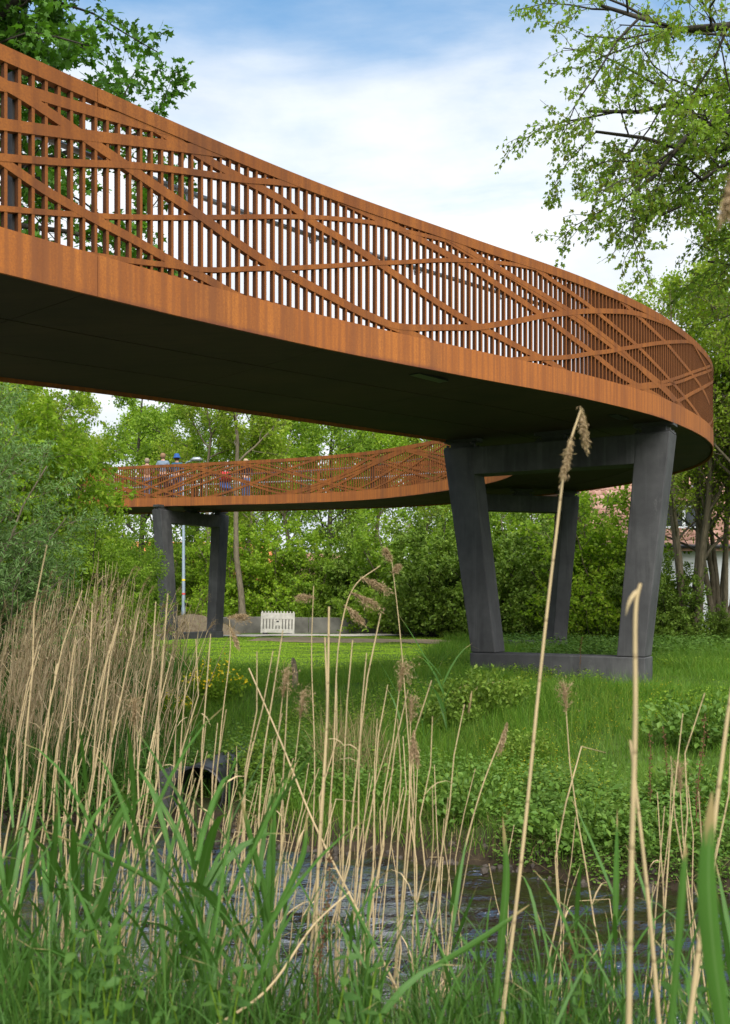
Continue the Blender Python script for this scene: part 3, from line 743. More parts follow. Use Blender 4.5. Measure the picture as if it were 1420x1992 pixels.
def make_tree(seed, h, r0, base, spread, n1=14, n2=9, n3=8, nl=22, leaf=.11, tmpl=LEAF2, faces=LEAF2_F, lm='leaf_mid', bm='bark',
              ang1=1.05, up1=.15, grav=.0, droop=.25, jit=.07, flat=.75, wid=1.0, extra=None, trunk=None, tl=.42, t2=.5):
    r = np.random.default_rng(seed)
    if trunk is None:
        z = np.linspace(0, h, 9); w = np.cumsum(r.normal(0, .012 * h, (9, 2)), 0); w[0] = 0
        trunk = np.concatenate([w, z[:, None]], 1)[None]
    N0, K0 = trunk.shape[:2]
    L0 = np.full(N0, spread)
    P1, L1 = grow(r, trunk, L0, n1, (base, .98), ang1, 1.0, 7, up1, .10, grav * .3, .62)
    if extra is not None:
        e = np.array(extra, float)                      # explicit limbs (M,7,3)
        P1 = np.concatenate([P1, e]); L1 = np.concatenate([L1, np.linalg.norm(e[:, -1] - e[:, 0], axis=-1)])
    P2, L2 = grow(r, P1, L1, n2, (.22, 1), .80, t2, 5, .05, .15, grav, .5)
    P3, L3 = grow(r, P2, L2, n3, (.15, 1), .80, tl, 4, 0, .2, grav * 1.3, .4)
    rt = r0 * np.broadcast_to(np.linspace(1, .18, K0), (N0, K0)) * (1 + .35 * (np.arange(K0) == 0))
    q1 = np.clip(L1 * .016, .012, r0 * .55); q2 = np.clip(L2 * .011, .006, .05)
    wood = wood_mesh('trunk', MAT[bm], [(trunk, rt, 9), (P1, rad(L1, len(P1), 7, q1, .25), 6), (P2, rad(L2, len(P2), 5, q2, .3), 4), (P3, rad(L3, len(P3), 4, np.full(len(P3), .0075), .5), 3)])
    V, Fc = leaves_on(r, P3, nl, leaf, tmpl, faces, droop, jit, flat, wid)
    crown = mesh_np('crown', V, [Fc], MAT[lm])
    return wood, crown

def make_shrub(seed, h, width, stems=9, n2=9, n3=9, nl=16, leaf=.09, lm='leaf_mid', bm='bark', tmpl=LEAF2, faces=LEAF2_F, grav=0., droop=.2, wid=1.0, lean=.5):
    r = np.random.default_rng(seed)
    a = np.arange(stems) * GOLD + r.random(stems); k = np.sqrt((np.arange(stems) + .5) / stems)
    tp = np.stack([np.cos(a) * k * width * .5, np.sin(a) * k * width * .5, h * (1 - .38 * k ** 2) * r.uniform(.8, 1.02, stems)], -1)
    b0 = np.stack([np.cos(a) * k * width * .12, np.sin(a) * k * width * .12, np.zeros(stems) - .05], -1)
    t = np.linspace(0, 1, 7)[None, :, None]
    S = b0[:, None] * (1 - t) + tp[:, None] * t
    S[:, :, :2] += (b0[:, None, :2] - tp[:, None, :2]) * (.35 * np.sin(pi * t))
    S += r.normal(0, .03 * h / 3, S.shape) * t
    L = np.linalg.norm(tp - b0, axis=-1)
    P2, L2 = grow(r, S, L, n2, (.08, 1), .85, .42, 5, .1, .15, grav, .5)
    ns = stems * 5; aa = np.arange(ns) * GOLD; kk = np.sqrt((np.arange(ns) + .5) / ns)      # low leafy skirt
    q0 = np.stack([np.cos(aa) * kk * width * .34, np.sin(aa) * kk * width * .34, np.full(ns, .02)], -1)
    q1 = np.stack([np.cos(aa) * kk * width * .52, np.sin(aa) * kk * width * .52, h * r.uniform(.14, .42, ns)], -1)
    tt = np.linspace(0, 1, 5)[None, :, None]; Q = q0[:, None] * (1 - tt) + q1[:, None] * tt + r.normal(0, .05, (ns, 5, 3)) * tt
    P2 = np.concatenate([P2, Q]); L2 = np.concatenate([L2, np.full(ns, .3 * h)])
    P3, L3 = grow(r, P2, L2, n3, (.1, 1), .8, .5, 4, 0, .2, grav * 1.5, .4)
    wood = wood_mesh('trunk', MAT[bm], [(S, rad(L, stems, 7, np.clip(L * .011, .012, .07), .3), 6), (P2, rad(L2, len(P2), 5, np.clip(L2 * .009, .005, .03), .35), 4), (P3, rad(L3, len(P3), 4, np.full(len(P3), .004), .5), 3)])
    V, Fc = leaves_on(r, P3, nl, leaf, tmpl, faces, droop, .06, .6, wid, .05)
    V[:, 2] = np.maximum(V[:, 2], .02)
    return wood, mesh_np('crown', V, [Fc], MAT[lm])

def plant_tree(name, meshes, label, cat, x, y, rz=0, sc=1.0, group=None, dz=0, sz=None, wood_name='trunk'):
    o = thing(name, label, cat, (x, y, float(gz(x, y)) + dz - .03), rz, group)
    o.scale = (sc, sc, sz or sc)
    link(wood_name, meshes[0], o); link('crown', meshes[1], o)
    return o
def at_px(px, Y): return (px - 710) / 1937 * Y     # lateral metres for a bearing at depth Y

# maple whose boughs hang in at the upper left
maple = make_tree(11, 15.2, .30, .60, 8.6, 17, 11, 10, 22, .19, MAPLE, MAPLE_F, 'leaf_maple', 'bark_dark', 1.2, .08, -.015, .35, .07, .72)
plant_tree('maple_tree', maple, 'dark green maple with lobed leaves hanging in at the upper left behind the bridge', 'tree', -11.6, 22.0, .4)
# loose spring-leaved tree that hangs in from the right
def limb(pts):
    p = crom([np.array(q, float) for q in pts], 12); i = np.linspace(0, len(p) - 1, 7).astype(int); return p[i]
RB = np.array([12.0, 20.0, float(gz(12, 20))])
def R(px, py, Y): return np.array([(px - 710) / 1937 * Y, Y, (1162 - py) / 1937 * Y + ZC]) - RB
ex = [limb([R(1650, 520, 20), R(1500, 420, 19.6), R(1412, 330, 19.3), R(1345, 290, 19), R(1262, 352, 18.6), R(1190, 300, 18.2)]),
      limb([R(1650, 480, 20), R(1480, 380, 19.6), R(1410, 310, 19.4), R(1352, 258, 19.3), R(1335, 246, 19.3), R(1330, 242, 19.3)]),
      limb([R(1660, 300, 20), R(1500, 150, 20.5), R(1380, 140, 20.4), R(1270, 180, 20), R(1150, 215, 19.5), R(1030, 215, 19)]),
      limb([R(1660, 250, 20), R(1480, 60, 20), R(1350, 40, 19), R(1240, 60, 18.5), R(1150, 40, 18), R(1050, 10, 17.8)]),
      limb([R(1650, 450, 20), R(1500, 300, 21), R(1400, 270, 21), R(1280, 300, 20.5), R(1160, 270, 20), R(1050, 255, 19.6)]),
      limb([R(1650, 560, 20), R(1520, 450, 20), R(1420, 402, 20), R(1375, 430, 19.6), R(1270, 380, 19.2), R(1170, 420, 19)]),
      limb([R(1650, 400, 20), R(1480, 230, 20), R(1370, 210, 19.2), R(1250, 240, 18.8), R(1170, 330, 18.4), R(1110, 380, 18.2)])]
silver = make_tree(21, 18, .34, .33, 8.0, 13, 11, 11, 23, .10, MAPLE, MAPLE_F, 'leaf_silver', 'bark_dark', 1.2, .1, -.05, .6, .045, .55, .8, ex)
plant_tree('silver_maple', silver, 'loose yellow green tree with dark curving boughs hanging in from the upper right', 'tree', RB[0] + 1.1, RB[1])

# light many-stemmed trees in front of the house
def multi_stem(seed, h, n, lean):
    r = np.random.default_rng(seed); out = []
    for k in range(n):
        a = k * 2 * pi / n + r.random(); z = np.linspace(0, h * r.uniform(.75, 1), 9)
        l = lean * (z / h) ** .8 * h; w = np.cumsum(r.normal(0, .05, (9, 2)), 0)
        out.append(np.stack([np.cos(a) * (.06 + l) + w[:, 0], np.sin(a) * (.06 + l) + w[:, 1], z], -1))
    return np.array(out)
stem1 = make_tree(31, 13, .12, .30, 3.4, 9, 8, 7, 11, .11, LEAF2, LEAF2_F, 'leaf_yellow', 'bark', .85, .3, 0, .3, .1, .6, 1.2, None, multi_stem(3, 12.5, 6, .11))
for k, (x, y, rz, sc, lab) in enumerate([(at_px(1345, 33), 33, 0, 1.0, 'many stemmed light green tree just left of the house dormer window'), (at_px(1400, 34.5), 34.5, 2.1, .96, 'many stemmed light green tree at the right edge against the white house wall'),
                                        (at_px(1260, 47), 47.5, 4.0, 1.02, 'tall pale green tree rising behind the house roof'), (at_px(1470, 31), 31, 1.1, 1.05, 'light green tree partly cut off at the right edge of the view')]):
    plant_tree('many_stemmed_tree', stem1, lab, 'tree', x, y, rz, sc, 'light trees around the house')

# the belt of trees behind the far span
B1 = make_tree(41, 14, .20, .25, 5.2, 15, 9, 8, 16, .19, LEAF2, LEAF2_F, 'leaf_bright', 'bark', 1.0, .2, 0, .3, .16, .6, 1.2)
B2 = make_tree(42, 14, .24, .30, 5.0, 14, 9, 8, 14, .18, LEAF2, LEAF2_F, 'leaf_mid', 'bark_dark', 1.05, .15, 0, .3, .16, .6, 1.2)
B3 = make_tree(43, 14, .17, .22, 4.6, 14, 9, 7, 16, .18, LEAF2, LEAF2_F, 'leaf_yellow', 'bark', .95, .25, 0, .3, .16, .6, 1.2)
belt = [(40, 54, B1, .98, 0), (160, 50, B3, .82, 1), (265, 60, B2, 1.0, 2), (375, 57, B2, .98, 3), (470, 53, B3, .88, 4), (560, 62, B1, 1.0, 5), (640, 56, B2, .92, .5), (735, 60, B1, .98, 1.5), (820, 54, B3, .82, 2.5),
        (905, 60, B2, .95, 3.5), (1000, 56, B1, .85, 4.5), (1080, 64, B2, .9, 5.5), (110, 68, B2, 1.05, 2.2), (320, 72, B1, 1.1, 1.2), (520, 74, B2, 1.12, .2), (690, 75, B3, 1.1, 4.1), (860, 76, B1, 1.1, 3.1), (-90, 46, B1, .9, 3), (-60, 60, B2, 1.05, 5)]
kindn = {id(B1): 'bright green', id(B2): 'deep green', id(B3): 'yellow green'}
wh = ['behind the leftmost end of the far span', 'left of the three walkers', 'directly behind the three walkers', 'just right of the hatted walker', 'behind the walker by the pushchair', 'right of the woman on the far span', 'behind the middle of the far span',
      'right of the middle of the far span', 'near the right end of the far span', 'beside the crossing of near and far spans', 'seen behind the nearest pier', 'seen through the nearest pier opening', 'in the second row at far left', 'in the second row behind the walkers',
      'in the second row above the barrier', 'in the second row right of the barrier', 'in the second row left of the nearest pier', 'mostly out of view at the left edge', 'beyond the willow at the left edge']
for (px, Y, m, sc, rz), w in zip(belt, wh):
    plant_tree('broadleaf_tree', m, kindn[id(m)] + ' tree ' + w, 'tree', at_px(px, Y), Y, rz, sc, 'belt of trees behind the far span')
# slender bare trunk behind the lawn with a high crown
pole = make_tree(46, 15, .17, .55, 4.0, 10, 8, 7, 14, .18, LEAF2, LEAF2_F, 'leaf_yellow', 'bark', 1.0, .2, 0, .3, .16, .6, 1.2)
plant_tree('slender_tree', pole, 'slender straight bare trunk standing behind the low concrete wall', 'tree', at_px(473, 48.5), 48.5)
plant_tree('slender_tree', pole, 'thin grey trunk seen inside the opening of the far pier', 'tree', at_px(402, 52), 52, 2, .9)

# shrub belt behind lawn and piers
S1 = make_shrub(51, 5.6, 5.6, 11, 10, 9, 17, .17, 'leaf_mid', 'bark', wid=1.25)
S2 = make_shrub(52, 5.2, 5.2, 10, 10, 9, 17, .16, 'leaf_dark', 'bark_dark', wid=1.3)
S3 = make_shrub(53, 6.0, 4.6, 9, 10, 9, 16, .16, 'leaf_bright', 'bark', wid=1.25)
shr = [(445, 51, S3, .95, 'bright green shrub behind the low concrete wall left of the barrier'), (540, 51, S3, 1.0, 'tall bright green shrub above the white barrier'), (610, 51, S1, .85, 'rounded green shrub just right of the white barrier'),
       (690, 50.5, S2, 1.0, 'dark shrub behind the right end of the low wall'), (770, 47, S1, 1.0, 'large green shrub in the middle behind the lawn'), (850, 43, S2, 1.02, 'dark green shrub left of the nearest pier leg'),
       (905, 44.5, S1, .95, 'green shrub half hidden by the nearest pier leg'), (965, 41, S2, .95, 'dark shrub seen low in the opening of the nearest pier'), (1030, 42.5, S1, 1.02, 'green shrub in the middle of the nearest pier opening'),
       (1110, 38.5, S2, 1.0, 'dark shrub right of the second pier'), (1165, 36.5, S3, .98, 'tall bright shrub in front of the house roof, left of the pier leg'), (1235, 35.5, S2, .62, 'dark low shrub behind the right leg of the nearest pier'),
       (1305, 33.0, S2, .55, 'glossy dark shrub under the dormer window'), (1400, 33.5, S2, .26, 'small dark shrub at the foot of the white house wall'), (1180, 43, S1, 1.05, 'green shrub against the roof left of the dormer'),
       (385, 56, S2, 1.0, 'dark shrub behind the opening of the far pier'), (320, 54, S1, 1.0, 'green shrub left behind the far pier')]
for k, (px, Y, m, sc, lab) in enumerate(shr):
    plant_tree('shrub', m, lab, 'shrub', at_px(px, Y), Y, k * 1.3, sc, 'shrub belt behind lawn and piers', wood_name='stems')

# the thicket at left
W1 = make_shrub(61, 6.6, 4.6, 10, 11, 10, 22, .13, 'leaf_willow', 'bark', NARROW, LEAF2_F, -.03, .2, 1.2)
W2 = make_shrub(62, 8.0, 5.0, 10, 11, 10, 22, .15, 'leaf_bright', 'bark', LEAF2, LEAF2_F, -.05, .5, 1.0)
W3 = make_shrub(63, 5.2, 3.8, 10, 11, 10, 20, .095, 'leaf_mid', 'bark_dark', LEAF2, LEAF2_F, 0, .2, 1.2)
for px, Y, m, sc, rz, nm, lab in [(-75, 17.0, W1, .84, 0, 'willow', 'grey green willow bush at the left edge behind the dry reeds'), (40, 18.5, W1, .47, 2, 'willow', 'smaller grey green willow bush right of the one at the left edge'),
                                 (88, 24, W2, .74, 1, 'hornbeam', 'tall bright green hornbeam covering the left end of the far span'), (15, 25, W2, .97, 3, 'hornbeam', 'bright green hornbeam high at left behind the willow'), (225, 29, W3, .80, .5, 'hawthorn', 'dense mid green hawthorn in front of the far pier'),
                                 (165, 22.5, W3, .66, 2.2, 'hawthorn', 'lower mid green hawthorn behind the dry reed bed'), (-60, 22, W2, .9, 4, 'hornbeam', 'bright hornbeam mostly beyond the left edge of the view')]:
    plant_tree(nm + '_bush', m, lab, 'bush', at_px(px, Y), Y, rz, sc, 'thicket at left', wood_name='stems')

# ------------------------------------------------------------------ house at right
def house():
    X0, X1, YE, ZE, YR, ZR = 9.0, 24.0, 39.6, 2.05 + ZC, 46.6, 8.2 + ZC
    o = thing('house', 'white rendered house with salmon tiled roof and dormer, behind the trees at right', 'house', (X0, YE, 0))
    def at(n): n.location = (-X0, -YE, 0); return n
    m = MB(); m.box(X0 + .3, X1 - .3, YE + .45, 53.2, -.2, ZE + .35); at(m.build('wall', MAT['render_white'], o))
    k = (ZR - ZE) / (YR - YE); Ln = math.hypot(ZR - ZE, YR - YE); sl = math.atan(k)
    m = MB()
    for y0, z0, y1, z1 in ((YE, ZE, YR, ZR), (YR, ZR, 2 * YR - YE, ZE)):
        m.hexa([(X0, y0, z0 - .2), (X1, y0, z0 - .2), (X1, y1, z1 - .2), (X0, y1, z1 - .2), (X0, y0, z0 - .03), (X1, y0, z0 - .03), (X1, y1, z1 - .03), (X0, y1, z1 - .03)])
    roof = at(m.build('roof', MAT['roof_tile'], o))
    # pantiles
    TW, TL = .25, .345
    px = np.linspace(0, TW + .02, 7); pz = .028 * np.cos(px / TW * 2 * pi) + .02
    V = []; 
    for (yy, dz) in ((-.03, .035), (TL + .04, .0)):
        for a, b in zip(px, pz): V.append((a, yy, b + dz))
    for a, b in zip(px, pz): V.append((a, -.03, b + .012))
    q = [[i, i + 1, i + 8, i + 7] for i in range(6)] + [[14 + i, 15 + i, 1 + i, i] for i in range(6)]
    V = np.array(V); q = np.array(q)
    tile_me = mesh_np('tile', V, [q], MAT['roof_tile'], True)
    rest = []
    rows = int(Ln / TL); cols = int((X1 - X0) / TW)
    Rm = np.array([[1, 0, 0], [0, cos(sl), -sin(sl)], [0, sin(sl), cos(sl)]])
    r = random.Random(4)
    nt_ = 0
    for i in range(rows):
        for j in range(cols):
            x = X0 + j * TW; y = YE + i * TL * cos(sl); z = ZE + i * TL * sin(sl)
            if 11.95 < x < 13.75 and 40.42 < y < 42.5: continue
            if i < 14 and j < 24 and nt_ < 290:
                t_ = link('tile', tile_me, o, (x - X0 + r.uniform(-.006, .006), y - YE, z + r.uniform(0, .008)), (sl + r.uniform(-.012, .012), 0, r.uniform(-.012, .012))); nt_ += 1
            else: rest.append(V @ Rm.T + [x, y, z])
    rv = np.concatenate(rest); rf = place_f(q.tolist(), len(V), len(rest))
    t_ = at(link('tile_field', mesh_np('tile_field', rv, [rf], MAT['roof_tile'], True), o)); t_['kind'] = 'stuff'
    m = MB(); m.tube([(X0 - .1, YE - .09, ZE - .02), (X1, YE - .09, ZE - .02)], .075, 8); at(m.build('gutter', MAT['gutter_dark'], o, True))
    m = MB(); m.tube([(X0 + .4, YR, ZR + .06), (X1, YR, ZR + .06)], .11, 8); at(m.build('ridge', MAT['roof_tile'], o, True))
    # dormer
    xa, xb, yf = 12.0, 13.85, 40.42; zs, zt = 2.72 + ZC, 3.86 + ZC
    m = MB()
    m.add([(xa, yf, zs), (xb, yf, zs), (xb, yf, zt), (xa, yf, zt), (xa, 42.9, zt + .9), (xb, 42.9, zt + .9), (xa, 42.9, zs), (xb, 42.9, zs)], [[0, 1, 2, 3], [6, 0, 3, 4], [1, 7, 5, 2]])
    dm = at(m.build('dormer', MAT['gutter_dark'], o))
    ds = math.atan(.364); Rd = np.array([[1, 0, 0], [0, cos(ds), -sin(ds)], [0, sin(ds), cos(ds)]])
    tl = [V @ Rd.T + [xa - .12 + j * TW, yf - .22 + i * TL * cos(ds), zt + i * TL * sin(ds)] for i in range(8) for j in range(8)]
    m = at(link('dormer_tiles', mesh_np('dormer_tiles', np.concatenate(tl), [place_f(q.tolist(), len(V), len(tl))], MAT['roof_tile'], True), o)); m['kind'] = 'stuff'
    for x in (xa - .16, xb + .1):
        m = MB(); m.hexa([(x, yf - .25, zt - .05), (x + .07, yf - .25, zt - .05), (x + .07, 42.8, zt + .85), (x, 42.8, zt + .85), (x, yf - .25, zt + .09), (x + .07, yf - .25, zt + .09), (x + .07, 42.8, zt + .99), (x, 42.8, zt + .99)])
        at(m.build('verge_board', MAT['frame_white'], o))
    w = link('window', None, o)
    m = MB(); xm = (xa + xb) / 2
    for a, b, c, d in ((xa + .1, xb - .1, zs + .08, zs + .16), (xa + .1, xb - .1, zt - .22, zt - .14)): m.box(a, b, yf - .06, yf - .002, c, d)
    for a in (xa + .1, xm - .06, xb - .18): m.box(a, a + (.12 if a == xm - .06 else .08), yf - .058, yf - .003, zs + .16, zt - .22)
    at(m.build('frame', MAT['frame_white'], w))
    for a, b in ((xa + .19, xm - .065), (xm + .065, xb - .19)):
        m = MB(); m.box(a, b, yf - .025, yf - .012, zs + .165, zt - .225); at(m.build('pane', MAT['window_glass'], w))
house()

def far_house(label, x, y, w, d, zw, zr, wm_, rm, rz=0):
    o = thing('far_house', label, 'house', (x, y, 0), rz)
    m = MB(); m.box(-w / 2, w / 2, 0, d, -.2, zw); m.build('wall', wm_, o)
    m = MB(); m.hexa([(-w / 2 - .3, -.4, zw + .01), (w / 2 + .3, -.4, zw + .01), (w / 2 + .3, d / 2, zr), (-w / 2 - .3, d / 2, zr), (-w / 2 - .3, -.4, zw + .18), (w / 2 + .3, -.4, zw + .18), (w / 2 + .3, d / 2, zr + .2), (-w / 2 - .3, d / 2, zr + .2)])
    m.hexa([(-w / 2 - .3, d / 2, zr - .002), (w / 2 + .3, d / 2, zr - .002), (w / 2 + .3, d + .4, zw), (-w / 2 - .3, d + .4, zw), (-w / 2 - .3, d / 2, zr + .198), (w / 2 + .3, d / 2, zr + .198), (w / 2 + .3, d + .4, zw + .2), (-w / 2 - .3, d + .4, zw + .2)])
    m.build('roof', rm, o)
    for k in range(int(w / 3)):
        xx = -w / 2 + 1.5 + k * 3
        m = MB(); m.box(xx - .55, xx + .55, -.05, -.003, 1.0, 2.2); f = m.build('window', MAT['frame_white'], o)
        m = MB(); m.box(xx - .46, xx + .46, -.07, -.052, 1.09, 2.11); m.build('pane', MAT['window_glass'], f)
far_house('far white house with bright orange roof glimpsed through the far pier', at_px(385, 84), 84, 12, 8, 3.0, 6.4, MAT['render_white'], MAT['roof_orange'], .1)
far_house('long white building glimpsed low between shrubs behind the barrier', at_px(520, 88), 88, 14, 8, 2.9, 5.6, MAT['render_white'], MAT['roof_tile'], -.1)

# ------------------------------------------------------------------ lamp, barrier, low wall, mound
lx = at_px(357, 50)
o = thing('street_lamp', 'tall slim blue grey street lamp seen through the far pier', 'lamp', (lx, 50, float(gz(lx, 50))))
m = MB(); m.tube([(0, 0, -.1), (0, 0, 1.2), (.0, 0, 1.21), (0, 0, 8.3)], [.105, .105, .085, .05], 10); m.build('pole', MAT['lamp_paint'], o, True)
m = MB(); m.tube([(0, 0, 8.25), (.15, 0, 8.5), (.5, 0, 8.6)], .035, 8); m.build('arm', MAT['lamp_paint'], o, True)
m = MB(); m.tube([(.35, 0, 8.6), (.5, 0, 8.65), (.8, 0, 8.66), (.95, 0, 8.62)], [.05, .11, .12, .05], 10); m.build('lamp_head', MAT['galvanised'], o, True)
NT('sticker_yellow').set((.8, .6, .05), .5); NT('sticker_red').set((.6, .08, .07), .5)
for z, mt in ((2.55, 'sticker_yellow'), (1.85, 'sticker_red')):
    m = MB(); m.tube([(0, 0, z), (0, 0, z + .09)], .087, 10, False); m.build('sticker', MAT[mt], o)

bx = at_px(539, 45.6)
o = thing('barrier', 'white plastic slatted construction barrier leaning by the low concrete wall', 'barrier', (bx, 45.75, float(gz(bx, 45.7)) + .0), -.05)
o.rotation_euler = (-.06, .02, -.05)
Wd, Hh = 1.56, 1.06
for k in range(2):
    x = -Wd / 2 + k * (Wd - .09); m = MB(); m.box(x, x + .09, -.03, .03, .03, Hh - .06); bevel(m.build('end_post', MAT['plastic_white'], o), .008)
for z0, z1 in ((.06, .24), (.70, .98)):
    m = MB(); m.box(-Wd / 2 + .091, Wd / 2 - .091, -.028, .028, z0, z1); bevel(m.build('rail', MAT['plastic_white'], o), .01)
for k in range(9):
    x = -Wd / 2 + .19 + k * (Wd - .38) / 8
    m = MB(); m.box(x - .045, x + .045, -.02, .02, .236, .704); m.build('slat', MAT['plastic_white'], o)
for k in range(11):
    x = -Wd / 2 + .06 + k * (Wd - .12) / 10
    m = MB(); m.box(x - .028, x + .028, -.026, .026, .979, 1.06); m.build('top_lug', MAT['plastic_white'], o)
m = MB(); m.box(-.11, .11, -.034, -.021, .40, .66); m.build('plate', MAT['plastic_white'], o)
m = MB(); m.box(-.06, .06, -.04, -.035, .56, .62); m.build('slot', MAT['pipe_black'], o)
for s in (-1, 1):
    m = MB(); m.box(s * .55 - .09, s * .55 + .09, -.32, .32, -.02, .055); bevel(m.build('foot', MAT['bearing_steel'], o), .01)

o = thing('low_wall', 'low stained concrete retaining wall behind the barrier', 'wall', (0, 0, 0))
wl = [(at_px(418, 45.5), 45.4, .75), (at_px(445, 46.6), 46.6, .82), (at_px(600, 47.4), 47.4, .80), (at_px(760, 47), 47, .76)]
for (xa, ya, ha), (xb, yb, hb) in zip(wl[:-1], wl[1:]):
    L = math.hypot(xb - xa, yb - ya); k = max(1, round(L / 2.0))
    for i in range(k):
        u0, u1 = i / k, (i + 1) / k; g_ = .006
        p = np.array([xa, ya]) * (1 - u0) + np.array([xb, yb]) * u0; q = np.array([xa, ya]) * (1 - u1) + np.array([xb, yb]) * u1
        d = (q - p) / np.linalg.norm(q - p); nn = np.array([-d[1], d[0]]) * .2; p = p + d * g_; q = q - d * g_
        z0 = -.3; za = float(gz(*p)) + ha * (1 - u0) + hb * u0 - .05; zb = float(gz(*q)) + ha * (1 - u1) + hb * u1 - .05
        m = MB(); m.hexa([(*p, z0), (*q, z0), (*(q + nn), z0), (*(p + nn), z0), (*p, za), (*q, zb), (*(q + nn), zb), (*(p + nn), za)])
        bevel(m.build('wall_panel', MAT['light_concrete'], o), .015)

# straw-covered earth mound between the legs of the far pier
r = np.random.default_rng(8)
cx, cy = at_px(372, 46), 46.0
ax = np.linspace(-1, 1, 25); AX, AY = np.meshgrid(ax, ax, indexing='ij')
hm = .95 * np.clip(1 - AX ** 2, 0, 1) * np.clip(1 - AY ** 2, 0, 1) ** .8 + .06 * r.random(AX.shape)
V = np.stack([cx + AX * 2.3, cy + AY * 1.2, gz(cx + AX * 2.3, cy + AY * 1.2) + hm - .08], -1).reshape(-1, 3)
i = (np.arange(24)[:, None] * 25 + np.arange(24)[None]).ravel()
o = thing('soil_mound', 'straw covered brown soil mound behind the far pier opening', 'mound', (0, 0, 0))
link('soil', mesh_np('soil', V, [np.stack([i, i + 25, i + 26, i + 1], -1)], MAT['bare_soil'], True), o)
BL = np.array([(-.5, 0), (.5, 0), (-.42, .5), (.42, .5), (0, 1.0)])
BLF = [[0, 1, 3], [0, 3, 2], [2, 3, 4]]
def blades(r, pos, h, w, lean=.35, curl=.5):
    """grass blades: 5 verts, 3 triangles each"""
    N = len(pos); a = r.random(N) * 2 * pi; b = r.random(N) * 2 * pi
    side = np.stack([np.cos(a), np.sin(a), 0 * a], -1); dr = np.stack([np.cos(b), np.sin(b), 0 * b], -1)
    l = lean * r.random(N)
    V = np.empty((N, 5, 3))
    for k, (u, t_) in enumerate(BL):
        bend = dr * (l * h * (t_ * (1 - curl) + curl * t_ * t_ * 1.6))[:, None]
        V[:, k] = pos + side * (u * w)[:, None] * (1 if t_ < 1 else 0) + bend + np.array([0, 0, 1.0]) * (h * t_ * (1 - .35 * l * t_))[:, None]
    return V.reshape(-1, 3), place_f(BLF, 5, N)
P = V[r.integers(0, len(V), 900)] + r.normal(0, .05, (900, 3)) * [1, 1, 0]
v, f = blades(r, P, r.uniform(.12, .4, 900), np.full(900, .012), 2.2)
s_ = link('straw', mesh_np('straw', v, [f], MAT['straw']), o); s_['kind'] = 'stuff'

# ------------------------------------------------------------------ people on the far span
def skin(name, pts, edges, rads, mat, parent, root=0, sub=1):
    me = bpy.data.meshes.new(name); me.from_pydata([tuple(p) for p in pts], edges, []); me.materials.append(mat)
    ob = link(name, me, parent)
    ob.modifiers.new('skin', 'SKIN')
    sv = me.skin_vertices[0].data
    for i, q in enumerate(rads):
        q = q if isinstance(q, tuple) else (q, q); sv[i].radius = q; sv[i].use_root = (i == root)
    ss = ob.modifiers.new('sub', 'SUBSURF'); ss.levels = sub; ss.render_levels = sub
    ob.modifiers['skin'].use_smooth_shade = True
    return ob
def cloth(name, col, rough=.85):
    return MAT.get(name) or plain(name, col, rough, .1, .18, 9)
plain('skin', (.50, .29, .20), .6, .3, .05); 
def lathe(name, prof, mat, parent, loc, sides=16):
    a = np.arange(sides) * 2 * pi / sides; k = len(prof)
    V = np.array([[(q * cos(t), q * sin(t), z) for t in a] for q, z in prof]).reshape(-1, 3)
    i = np.arange(k - 1)[:, None] * sides; j = np.arange(sides)[None]; j2 = (j + 1) % sides
    F = np.stack([i + j, i + j2, i + sides + j2, i + sides + j], -1).reshape(-1, 4)
    return link(name, mesh_np(name, V, [F], mat, True), parent, loc)
